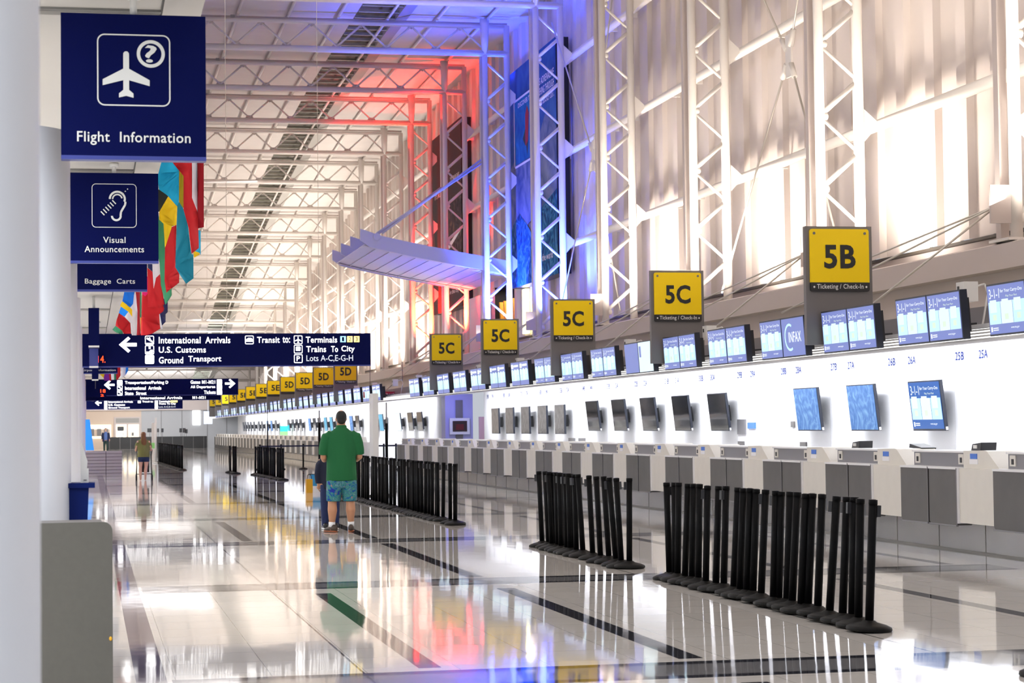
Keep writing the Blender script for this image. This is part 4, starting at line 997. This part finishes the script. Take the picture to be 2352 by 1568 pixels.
# ------------------------------------------------------------------ desk, kiosk, end of hall
t = thing('striped_desk', 'low pale desk front with horizontal dark grooves left of the woman', 'desk', (.45, 74, 0))
part(mb('desk_mauve').box(-.75, .70, 0, .7, 0, .84), 'body', t)
for i in range(7): part(mb('groove').box(-.75, .70, -.006, .0, .05+.115*i, .065+.115*i), 'groove_strip', t)
part(mb('groove').box(.13, .15, -.006, 0, 0, .84), 'panel_joint', t)
t = thing('info_kiosk', 'tilted bright blue information screen on the left', 'kiosk', (0, 76, 0))
a0, a1, a2, a3 = at(190, 963, 76), at(206, 963, 76), at(216, 1034, 76), at(197, 1034, 76)
m = mb('kiosk_blue'); m.prism([(a0.x, a0.z), (a1.x, a1.z), (a2.x, a2.z), (a3.x, a3.z)], 'y', 0, .06); m.build('screen', t)
part(mb('white_plastic').prism([(a0.x-.06, a0.z), (a0.x, a0.z), (a3.x, 0), (a3.x-.06, 0)], 'y', .02, .3), 'stand', t)
t = thing('dark_barrier', 'long waist-high black barrier across the far end of the hall', 'barrier', (0, 177, 0))
part(mb('barrier_black').box(1.6, 9.9, 0, .2, 0, 1.02), 'barrier_panel', t)
for i in range(10): part(mb('grey_post').box(1.7+.88*i, 1.72+.88*i, -.01, 0, .02, .98), 'joint', t)
for i, (x, y_, w_, h_) in enumerate(((344, 988, .42, .34), (363, 988, .16, .32), (373, 988, .2, .34), (415, 988, .22, .36), (423, 988, .26, .40), (428, 990, .22, .36), (277, 984, .55, .36))):
    q = at(x, y_, 178.5); t = thing('desk_monitor', 'black monitor on the far-end desks, %s from the left' % nth([2, 3, 4, 5, 6, 7, 1][i]), 'monitor', (q.x, 178.5, 0))
    part(mb('black_plate').box(-w_/2, w_/2, 0, .06, q.z-h_/2, q.z+h_/2), 'display', t); part(mb('white_plastic' if i == 6 else 'grey_post').box(-.2 if i == 6 else -.02, .2 if i == 6 else .02, .02, .05, .0, q.z-h_/2), 'stand', t)
q = at(452, 959, 181.5); tag(mb('lit_white').box(-.33, .33, 0, .08, -.63, .63).build('light_box', loc=(q.x, 181.9, q.z)), 'bright white upright light box on the far grey wall', 'light')
q = at(475, 958, 170); tag(mb('lit_dim').box(-.35, .35, 0, .08, -.55, .5).tube((0, .04, .5), (0, .04, 2.2), .02, 6).build('light_box', loc=(q.x+.1, 170, q.z)), 'pale glowing screen at the far left end of the monitor row', 'light')
q = at(352, 1000, 110); t = thing('banner_stand', 'narrow pale green and white banner stand behind the woman', 'banner', (q.x, 110, 0))
part(mb('white_plastic').box(-.09, .09, 0, .03, .9, 1.95), 'upper_print', t); part(mb('poster_green').box(-.09, .09, 0, .03, .6, .9), 'lower_print', t); part(mb('white_plastic').box(-.09, .09, 0, .03, .03, .6).box(-.1, .1, -.12, .15, 0, .03), 'stand', t)

# ------------------------------------------------------------------ flags
def flag(label, Y, polys, top, fold=14, amp=.06):
    """each polygon is given where the cloth hangs in view; cloth gets folds and thickness"""
    xs = [p[0] for _, ps in polys for p in ps]; ysx = [p[1] for _, ps in polys for p in ps]
    o0 = at((min(xs)+max(xs))/2, min(ysx), Y)
    t = thing('hanging_flag', label, 'flag', o0, 'flags hanging along the left side')
    bm = bmesh.new(); mats = []
    for mn, ps in polys:
        if MATS[mn] not in mats: mats.append(MATS[mn])
        vs = [bm.verts.new(at(x, y, Y)-o0) for x, y in ps]; f = bm.faces.new(vs); f.material_index = mats.index(MATS[mn])
    bmesh.ops.remove_doubles(bm, verts=bm.verts, dist=.004)
    bmesh.ops.triangulate(bm, faces=bm.faces)
    for _ in range(4): bmesh.ops.subdivide_edges(bm, edges=[e for e in bm.edges if e.calc_length() > .07], cuts=1)
    for v in bm.verts: v.co.y += amp*sin(v.co.x*fold+v.co.z*1.1)+amp*.5*sin(v.co.x*fold*2.3+v.co.z*2.0)
    for f in bm.faces: f.smooth = True
    bmesh.ops.recalc_face_normals(bm, faces=bm.faces)
    me = bpy.data.meshes.new('cloth'); bm.to_mesh(me); bm.free()
    for m_ in mats: me.materials.append(m_)
    o = bpy.data.objects.new('cloth', me); C.objects.link(o); o.parent = t
    s = o.modifiers.new('thickness', 'SOLIDIFY'); s.thickness = .006
    if o0.z > 4.35: part(mb('white_plastic').tube((.7-o0.x, 0, .02), (at(max(xs), min(ysx), Y).x-o0.x, 0, .02), .018, 8), 'pole', t)
    else: part(mb('white_plastic').tube((.66-o0.x, 0, 4.2-o0.z), (0, 0, 0), .010, 8), 'pole', t)
def cr(pts, ox=260, oy=340, s=3.017): return [(ox+x/s, oy+y/s) for x, y in pts]
def cg(pts): return cr(pts, 140, 660, 7.84)
flag('cyan and yellow flag with a black wedge beside the ear sign', 27.5, [
    ('f_cyan', cr([(315, -60), (400, -60), (462, 160), (455, 400), (445, 400), (380, 338), (318, 288), (300, 180)])),
    ('f_black', cr([(290, 288), (318, 288), (380, 338), (320, 440), (290, 440)])),
    ('f_yellow', cr([(380, 338), (445, 400), (440, 530), (405, 545), (358, 690), (348, 525), (318, 495), (320, 440)]))], 0)
flag('red flag with a green edge, lowest of the front flags', 29, [
    ('f_green', cr([(300, 400), (320, 495), (348, 525), (358, 690), (355, 920), (368, 1005), (404, 970), (404, 1020), (362, 1085), (330, 950), (322, 800), (300, 700)])),
    ('f_red', cr([(405, 545), (440, 530), (432, 820), (460, 850), (458, 930), (368, 1005), (355, 920), (358, 690)]))], 0)
flag('teal flag with an olive stripe, its pointed corner hanging down', 25.5, [
    ('f_olive', cr([(455, -60), (485, -60), (488, 420), (480, 415), (457, 375)])),
    ('f_teal', cr([(457, 375), (480, 415), (515, 520), (540, 735), (555, 740), (555, 905), (505, 942), (430, 825), (432, 800), (446, 400)]))], 0)
flag('red white and dark red flag nearest the Flight Information sign', 21, [
    ('f_red', cr([(400, -60), (545, -60), (545, 100), (543, 345), (585, 440), (592, 690), (540, 735), (520, 560), (485, 430), (485, 200), (410, 100)])),
    ('f_white', cr([(545, -60), (583, -60), (586, 450), (585, 440), (543, 345)])), ('f_darkred', cr([(583, -60), (628, -60), (630, 545), (592, 552), (586, 450)]))], 0)
flag('small blue and yellow flag tip behind the red flags', 31, [('f_cyan', cr([(560, 560), (608, 570), (608, 735), (600, 725), (555, 715), (560, 600)])), ('f_yellow', cr([(555, 715), (600, 725), (598, 740), (560, 762)]))], 0)
flag('blue flag crossed by a yellow band above the International Arrivals sign', 37, [
    ('f_blue', cg([(1150, -120), (1330, -120), (1320, 85), (1300, 290), (1240, 362), (1105, 250), (1140, 80)])), ('f_yellow', cg([(1105, 250), (1240, 362), (1280, 395), (1280, 530), (1210, 440), (1080, 345), (1065, 320)])),
    ('f_lightblue', cg([(1080, 345), (1210, 440), (1145, 530), (1045, 460)])), ('f_white', cg([(1320, 85), (1370, 160), (1380, 440), (1360, 860), (1275, 860), (1250, 640), (1145, 530), (1210, 440), (1280, 530), (1280, 395), (1240, 362), (1300, 290)]))], 0)
flag('red flag with green lower corner at the left end of the row', 44, [
    ('f_red', cg([(1045, 460), (1145, 530), (1250, 640), (1262, 860), (1150, 860), (1100, 780), (985, 690), (1000, 590)])), ('f_green', cg([(985, 690), (1100, 780), (1120, 860), (1000, 815), (925, 760)]))], 0)
flag('dark red flag with a green and orange line', 36, [
    ('f_darkred', cg([(1330, -120), (1425, -120), (1420, 500), (1435, 860), (1365, 860), (1382, 440)])), ('f_green', cg([(1425, -120), (1455, -120), (1450, 540), (1430, 540), (1420, 500)])), ('f_orange', cg([(1435, 540), (1450, 540), (1460, 780), (1440, 790)]))], 0)
flag('big plain red flag in the middle of the row', 34.5, [
    ('f_magenta', cg([(1455, -260), (1600, -160), (1570, 100), (1520, 160), (1460, 120)])), ('f_red', cg([(1460, 120), (1520, 160), (1570, 100), (1600, -160), (1700, -120), (1862, 380), (1840, 430), (1770, 480), (1790, 740), (1640, 835), (1540, 860), (1440, 860), (1450, 540)]))], 0)
flag('navy and white flag behind the big red flag', 39.5, [('f_navy', cg([(1820, 200), (1925, 200), (1925, 440), (1885, 480), (1885, 620), (1815, 690), (1780, 480)])), ('f_white', cg([(1770, 480), (1780, 480), (1815, 690), (1835, 740), (1800, 755), (1785, 700)]))], 0)
flag('pink white and navy flag beside the Baggage Carts sign', 33, [('f_navy', cr([(236, 740), (268, 740), (272, 860), (240, 830)])), ('f_white', cr([(268, 740), (322, 740), (325, 870), (296, 900), (280, 975), (272, 860)])), ('f_red', cr([(236, 830), (272, 860), (280, 975), (296, 900), (325, 870), (356, 1080), (320, 1110), (240, 1100)]))], 0)
flag('distant rainbow-coloured flag below the International Arrivals sign', 62, [('f_yellow', [(228, 820), (244, 842), (238, 868), (230, 860)]), ('f_purple', [(244, 842), (248, 842), (252, 874), (240, 874), (238, 868)]), ('f_red', [(248, 830), (254, 842), (256, 874), (252, 874), (248, 842)])], 0, amp=.04)
flag('distant red and green flag below the International Arrivals sign', 66, [('f_white', [(254, 826), (262, 826), (262, 872), (256, 872)]), ('f_green', [(262, 826), (266, 826), (267, 872), (262, 872)]), ('f_red', [(266, 826), (276, 830), (277, 862), (270, 872), (267, 872)])], 0, amp=.04)
flag('distant pale blue and white flag below the International Arrivals sign', 70, [('f_white', [(277, 826), (290, 826), (288, 862), (278, 868)]), ('f_lightblue', [(290, 826), (296, 832), (294, 852), (288, 862)])], 0, amp=.04)

# ------------------------------------------------------------------ people
def ring(c, ax, rx, ry, n=14):
    c = Vector(c); ax = Vector(ax).normalized(); side = Vector((1, 0, 0)) if abs(ax.x) < .8 else Vector((0, 1, 0))
    b = ax.cross(side).normalized(); a = b.cross(ax).normalized()
    return [c+a*rx*cos(2*pi*i/n)+b*ry*sin(2*pi*i/n) for i in range(n)]
def limb(m, pts, n=14):                  # pts: (x,y,z,rx[,ry])
    R = []
    for i, p in enumerate(pts):
        a = Vector(pts[max(0, i-1)][:3]); b = Vector(pts[min(len(pts)-1, i+1)][:3]); ry = p[4] if len(p) > 4 else p[3]
        R.append(ring(p[:3], b-a, p[3], ry, n))
    m.loft(R); return m
def body(m, name, root, vox, label=None, smooth=6):
    o = m.build(name, root); r = o.modifiers.new('merge', 'REMESH'); r.mode = 'VOXEL'; r.voxel_size = vox; r.use_smooth_shade = True
    s = o.modifiers.new('soften', 'SMOOTH'); s.iterations = smooth; s.factor = .5
    if label: o['label'] = label
    return o
def hand(m, w, d, up, s=1.0, side=1):
    """palm and five curled fingers from wrist w, pointing along d, thumb to one side"""
    w, d, up = Vector(w), Vector(d).normalized(), Vector(up).normalized(); x = d.cross(up).normalized()
    pc = w+d*.045*s; m.loft([ring(w, d, .026*s, .018*s), ring(w+d*.03*s, d, .036*s, .016*s), ring(w+d*.085*s, d, .040*s, .013*s)])
    for i, (off, ln) in enumerate(((-.030, .068), (-.010, .078), (.011, .072), (.030, .056))):
        a = w+d*.08*s+x*off*s; b = a+d*ln*.45*s-up*.008*s; c = b+d*ln*.35*s-up*.025*s; e = c+d*ln*.1*s-up*.025*s
        m.loft([ring(a, d, .0095*s, .009*s, 8), ring(b, d, .009*s, .0085*s, 8), ring(c, d-up, .008*s, .0075*s, 8), ring(e, -up+d*.2, .0065*s, .006*s, 8)])
    a = w+d*.03*s+x*side*.030*s; b = a+(d*.7+x*side*.7).normalized()*.04*s; c = b+(d+x*side*.2).normalized()*.03*s
    m.loft([ring(a, b-a, .012*s, .012*s, 8), ring(b, c-a, .011*s, .010*s, 8), ring(c, c-b, .008*s, .008*s, 8)])
def head(m, z, h, y=0, face=1, x=0):      # z = chin height; face +1 looks along +y
    k = h/.235; cz = z+h*.52
    m.ell((x, y-.012*face, cz+.02*k), .077*k, .095*k, .105*k, 18, 12); m.ell((x, y+.020*face, z+.065*k), .060*k, .070*k, .068*k, 14, 8)
    m.ell((x, y+.100*face, cz-.012*k), .013*k, .020*k, .024*k, 8, 6)
    for s in (-1, 1): m.ell((x+s*.080*k, y-.005*face, cz-.012*k), .012*k, .020*k, .032*k, 8, 6)
    m.ell((x, y+.088*face, z+.052*k), .026*k, .012*k, .009*k, 8, 6)
def shoe(root, x, y, name='shoe', sole='shoe_orange', up='shoe_brown', L=.29, rz=0):
    c_, s_ = cos(rz), sin(rz)
    m = mb(sole); R = [ring((x+dy*s_, y+dy*c_, .015), (s_, c_, 0), w_, .016, 10) for dy, w_ in ((-.11, .030), (-.07, .042), (.03, .044), (.11, .052), (.17, .035))]; m.loft(R)
    o = m.build(name, root)
    m = mb(up); R = [ring((x+dy*s_, y+dy*c_, zz), (s_, c_, 0), w_, hh, 12) for dy, w_, hh, zz in ((-.115, .026, .035, .055), (-.07, .040, .052, .065), (-.01, .041, .055, .065), (.06, .044, .036, .048), (.12, .048, .028, .042), (.165, .030, .018, .035))]; m.loft(R)
    m.build('upper', o); return o
# --- the man in green
Xm, Ym = 3.70, 30.55
T = thing('person', 'man seen from behind in green polo shirt and tropical print shorts', 'person', (Xm, Ym, 0))
m = mb('skin_tan')
for s in (-1, 1):
    fx = s*.135+(-.015 if s < 0 else .0)
    limb(m, [(fx, 0, .06, .038), (fx, 0, .12, .042, .045), (fx-s*.004, -.01, .22, .056, .062), (fx-s*.006, -.025, .33, .073, .076), (fx-s*.006, -.012, .42, .067, .07), (fx-s*.01, .01, .50, .068, .07), (fx-s*.02, .01, .65, .088, .09), (s*.105, 0, .85, .11, .12)])
    limb(m, [(fx, -.03, .05, .034), (fx, .06, .045, .036, .03), (fx, .13, .035, .03, .02)])
    limb(m, [(s*.16, 0, 1.42, .055), (s*.235, -.01, 1.34, .052), (s*.268, -.02, 1.20, .048), (s*.272, -.01, 1.12, .046), (s*.245, .12, 1.08, .042), (s*.20, .27, 1.10, .030)])
    hand(m, (s*.20, .27, 1.10), (-s*.35, .9, .15), (0, -.2, 1), 1.0, -s)
limb(m, [(0, 0, .80, .17, .14), (0, 0, .95, .20, .15), (0, .01, 1.15, .19, .14), (0, 0, 1.36, .18, .105), (0, -.01, 1.50, .12, .085), (0, 0, 1.58, .068, .070), (0, .005, 1.66, .063, .068)], 18)
head(m, 1.575, .235)
body(m, 'body', T, .010)
m = mb('hair_black'); m.ell((0, -.016, 1.722), .083, .100, .095, 18, 12); m.ell((0, -.055, 1.665), .070, .052, .06, 14, 8); body(m, 'hair', T, .009)
m = mb('shirt_green')
limb(m, [(0, 0, .765, .235, .165), (0, 0, .80, .232, .165), (0, .01, .95, .225, .175), (0, .01, 1.10, .222, .168), (0, 0, 1.25, .235, .150), (0, -.005, 1.37, .245, .135), (0, -.01, 1.46, .215, .115), (0, -.01, 1.52, .130, .092), (0, -.005, 1.555, .088, .082)], 22)
for s in (-1, 1): limb(m, [(s*.15, -.005, 1.45, .085, .09), (s*.215, -.01, 1.42, .088), (s*.250, -.015, 1.32, .080), (s*.270, -.015, 1.22, .074), (s*.272, -.008, 1.155, .071)], 16)
body(m, 'polo_shirt', T, .012, smooth=4)
m = mb('shirt_green'); m.loft([ring((0, -.004, 1.545), (0, .1, 1), .088, .082), ring((0, -.004, 1.59), (0, .1, 1), .078, .076)], False); m.build('collar', T)
def tropical():
    m_ = bpy.data.materials.new('tropical_print'); m_.use_nodes = True; nt = m_.node_tree; b = nt.nodes['Principled BSDF']; b.inputs['Roughness'].default_value = .8
    tc = nt.nodes.new('ShaderNodeTexCoord'); n = nt.nodes.new('ShaderNodeTexNoise'); n.inputs['Scale'].default_value = 6.5; n.inputs['Distortion'].default_value = 3.0; n.inputs['Detail'].default_value = 1.5
    nt.links.new(tc.outputs['Object'], n.inputs['Vector']); c_ = nt.nodes.new('ShaderNodeValToRGB'); nt.links.new(n.outputs['Fac'], c_.inputs['Fac'])
    e = c_.color_ramp.elements; e[0].position = .30; e[0].color = (.005, .02, .30, 1); e[1].position = .74; e[1].color = (.85, .03, .12, 1)
    for p, q_ in ((.37, (.0, .07, .30)), (.43, (.01, .16, .22)), (.50, (.06, .26, .20)), (.55, (.01, .10, .20)), (.60, (.12, .32, .26)), (.66, (.02, .02, .35)), (.70, (.75, .28, .02))): x = e.new(p); x.color = (*q_, 1)
    nt.links.new(c_.outputs['Color'], b.inputs['Base Color']); MATS['tropical_print'] = m_
tropical()
m = mb('tropical_print')
for s in (-1, 1): limb(m, [(s*.122, .005, .46, .108, .115), (s*.120, .005, .55, .112, .12), (s*.112, 0, .70, .118, .13), (s*.10, 0, .84, .12, .135)], 18)
limb(m, [(0, 0, .66, .12, .12), (0, 0, .72, .20, .145), (0, 0, .86, .215, .15)], 18)
body(m, 'shorts', T, .012, smooth=3)
for s in (-1, 1):
    fx = s*.135+(-.015 if s < 0 else 0)
    part(mb('sock').loft([ring((fx, 0, .08), (0, 0, 1), .047, .052), ring((fx, 0, .155), (0, 0, 1), .050, .054)]), 'sock', T)
    shoe(T, fx, .0, rz=-.5 if s < 0 else .15)
# --- companion in navy, mostly hidden in front of him
T = thing('person', 'person in navy clothes standing mostly hidden in front of the man in green', 'person', (3.63, 31.45, 0)); T.scale = (.92, .92, .88)
m = mb('skin_tan')
for s in (-1, 1): limb(m, [(s*.09, 0, .05, .035), (s*.09, 0, .3, .05), (s*.09, 0, .6, .065), (s*.08, 0, .8, .08)])
limb(m, [(0, 0, .75, .13, .10), (0, 0, 1.1, .14, .10), (0, 0, 1.25, .13, .09), (0, 0, 1.33, .05), (0, 0, 1.38, .05)])
for s in (-1, 1): limb(m, [(s*.14, 0, 1.22, .05), (s*.19, .02, 1.0, .04), (s*.19, .02, .78, .03)]); hand(m, (s*.19, .02, .78), (0, .15, -1), (s, 0, 0), .9, 1)
head(m, 1.33, .215); body(m, 'body', T, .011)
m = mb('navy_cloth'); limb(m, [(0, 0, .70, .15, .12), (0, 0, .9, .155, .125), (0, 0, 1.15, .165, .12), (0, 0, 1.27, .10, .09)], 16)
for s in (-1, 1): limb(m, [(s*.10, 0, 1.22, .07), (s*.18, .01, 1.12, .062), (s*.205, .02, .95, .056), (s*.20, .02, .80, .046)])
body(m, 'hooded_top', T, .012)
m = mb('denim')
for s in (-1, 1): limb(m, [(s*.09, 0, .06, .055), (s*.09, 0, .3, .066), (s*.09, 0, .6, .078), (s*.075, 0, .78, .09)])
body(m, 'jeans', T, .012)
m = mb('hair_black'); m.ell((0, -.015, 1.475), .078, .092, .085); m.build('hair', T)
for s in (-1, 1): shoe(T, s*.09, 0, up='black_plate', sole='tag_white')
# --- woman with stroller
T = thing('person', 'woman with long auburn hair in olive top and denim shorts pushing a stroller', 'person', (1.66, 64.6, 0))
m = mb('skin_light')
for s in (-1, 1):
    limb(m, [(s*.075-.02, 0, .05, .032), (s*.075-.02, 0, .12, .034), (s*.08-.02, -.015, .30, .055), (s*.085-.01, 0, .42, .050), (s*.09, .01, .60, .078), (s*.085, .01, .78, .095)])
    limb(m, [(s*.075-.02, -.03, .035, .03), (s*.075-.02, .12, .03, .03, .018)])
    limb(m, [(s*.15, .02, 1.22, .05), (s*.215, .02, 1.05, .040), (s*.235, .10, .93, .033), (s*.22, .26, .95, .024)]); hand(m, (s*.22, .26, .95), (-s*.1, 1, .0), (0, 0, 1), .85, -s)
limb(m, [(0, 0, .74, .15, .12), (0, 0, .9, .14, .11), (0, .03, 1.1, .14, .10), (0, .05, 1.24, .13, .09), (0, .07, 1.33, .05), (0, .08, 1.36, .05)])
head(m, 1.30, .205, .09); body(m, 'body', T, .011)
m = mb('shirt_olive'); limb(m, [(.0, 0, .73, .195, .15), (0, 0, .85, .19, .145), (0, .02, 1.0, .185, .135), (0, .04, 1.15, .190, .12), (0, .05, 1.25, .13, .095), (0, .06, 1.31, .07, .065)], 16)
for s in (-1, 1): limb(m, [(s*.11, .04, 1.23, .065), (s*.19, .03, 1.13, .062), (s*.225, .05, 1.02, .052)])
body(m, 'top', T, .012)
m = mb('denim'); limb(m, [(0, 0, .66, .15, .12), (0, 0, .72, .175, .14), (0, 0, .80, .17, .13)], 16)
for s in (-1, 1): limb(m, [(s*.088, .0, .58, .088), (s*.085, 0, .70, .095)])
body(m, 'shorts', T, .012)
m = mb('hair_auburn'); m.ell((0, .07, 1.43), .085, .10, .085, 16, 10); limb(m, [(.0, .03, 1.44, .075, .06), (.0, -.02, 1.32, .085, .05), (.01, -.05, 1.2, .09, .045), (.015, -.06, 1.06, .075, .035), (.02, -.06, .96, .03, .02)], 14); body(m, 'hair', T, .012)
T = thing('stroller', 'black folding stroller being pushed by the woman', 'stroller', (1.69, 65.15, 0))
part(mb('stroller_black').prism([(-.25, .25), (.1, .25), (.25, .45), (.1, .85), (-.2, .7)], 'x', -.15, .15), 'seat_fabric', T)
for s in (-1, 1):
    part(mb('stroller_black').path([(s*.24, -.35, .95), (s*.22, -.15, .75), (s*.24, .30, .08)], .014, 8).path([(s*.22, 0, .55), (s*.24, -.35, .10)], .014, 8), 'side_frame', T)
    for y in (-.36, .32):
        part(mb('stroller_black').tube((s*.24-.02, y, .09), (s*.24+.02, y, .09), .09, 20), 'wheel', T)
part(mb('stroller_black').tube((-.24, -.35, .95), (.24, -.35, .95), .016, 10), 'handle', T); part(mb('stroller_black').tube((-.24, -.3, .2), (.24, -.3, .2), .012, 8), 'cross_bar', T)
# --- distant man facing the camera
q = at(243, 1036, 155)
T = thing('person', 'distant man in navy jacket over a blue shirt at the end of the hall', 'person', (q.x, 155, 0))
m = mb('skin_light')
for s in (-1, 1):
    limb(m, [(s*.11, 0, .05, .04), (s*.11, 0, .3, .055), (s*.1, 0, .6, .075), (s*.09, 0, .85, .10)])
    limb(m, [(s*.19, 0, 1.42, .06), (s*.25, 0, 1.15, .045), (s*.27, -.05, .90, .032)]); hand(m, (s*.27, -.05, .90), (0, -.1, -1), (s, 0, 0), 1, -1)
limb(m, [(0, 0, .85, .16, .12), (0, 0, 1.2, .18, .13), (0, 0, 1.42, .17, .10), (0, 0, 1.52, .06), (0, 0, 1.58, .06)])
head(m, 1.54, .23, 0, -1); body(m, 'body', T, .013)
m = mb('shirt_blue'); limb(m, [(0, -.02, .88, .15, .14), (0, -.02, 1.2, .17, .145), (0, -.01, 1.42, .15, .11), (0, 0, 1.5, .07)]); body(m, 'shirt', T, .013)
m = mb('jacket_navy')
for s in (-1, 1): limb(m, [(s*.15, .02, .75, .10, .15), (s*.15, .02, 1.1, .105, .15), (s*.14, .02, 1.42, .09, .12)]); limb(m, [(s*.18, 0, 1.42, .085), (s*.26, 0, 1.2, .07), (s*.28, -.03, .95, .055)])
body(m, 'jacket', T, .014)
m = mb('trousers_green')
for s in (-1, 1): limb(m, [(s*.11, 0, .06, .06), (s*.11, 0, .4, .075), (s*.09, 0, .85, .11)])
body(m, 'trousers', T, .014)
m = mb('hair_grey'); m.ell((0, .02, 1.715), .08, .095, .07); m.build('hair', T)
for s in (-1, 1): part(mb('hair_black').ell((s*.03, -.085, 1.665), .011, .006, .006, 8, 6), 'eye', T)
for s in (-1, 1): shoe(T, s*.11, 0, up='black_plate', sole='black_plate', rz=pi)
# --- bags
q = atF(714, 1128)
t = thing('shopping_bag', 'upright yellow bag with a looped handle standing left of the man', 'bag', (5.24, 49.6, 0))
part(mb('bag_yellow').box(-.10, .05, -.14, .14, 0, .33), 'body', t); part(mb('black_plate').path([(-.07, 0, .33), (-.06, 0, .42), (-.02, 0, .45), (.02, 0, .42), (.03, 0, .33)], .010, 6), 'handle', t)
t = thing('shopping_bag', 'blue bag with pale lower half behind the yellow bag', 'bag', (5.46, 50.4, 0))
part(mb('bag_blue').prism([(-.12, .14), (.14, .14), (.13, .42), (-.13, .42)], 'y', -.1, .1), 'body', t); part(mb('tag_white').box(-.12, .14, -.1, .1, 0, .14), 'lower_print', t); part(mb('black_plate').box(-.14, .14, -.012, .012, .42, .435), 'top_bar', t)
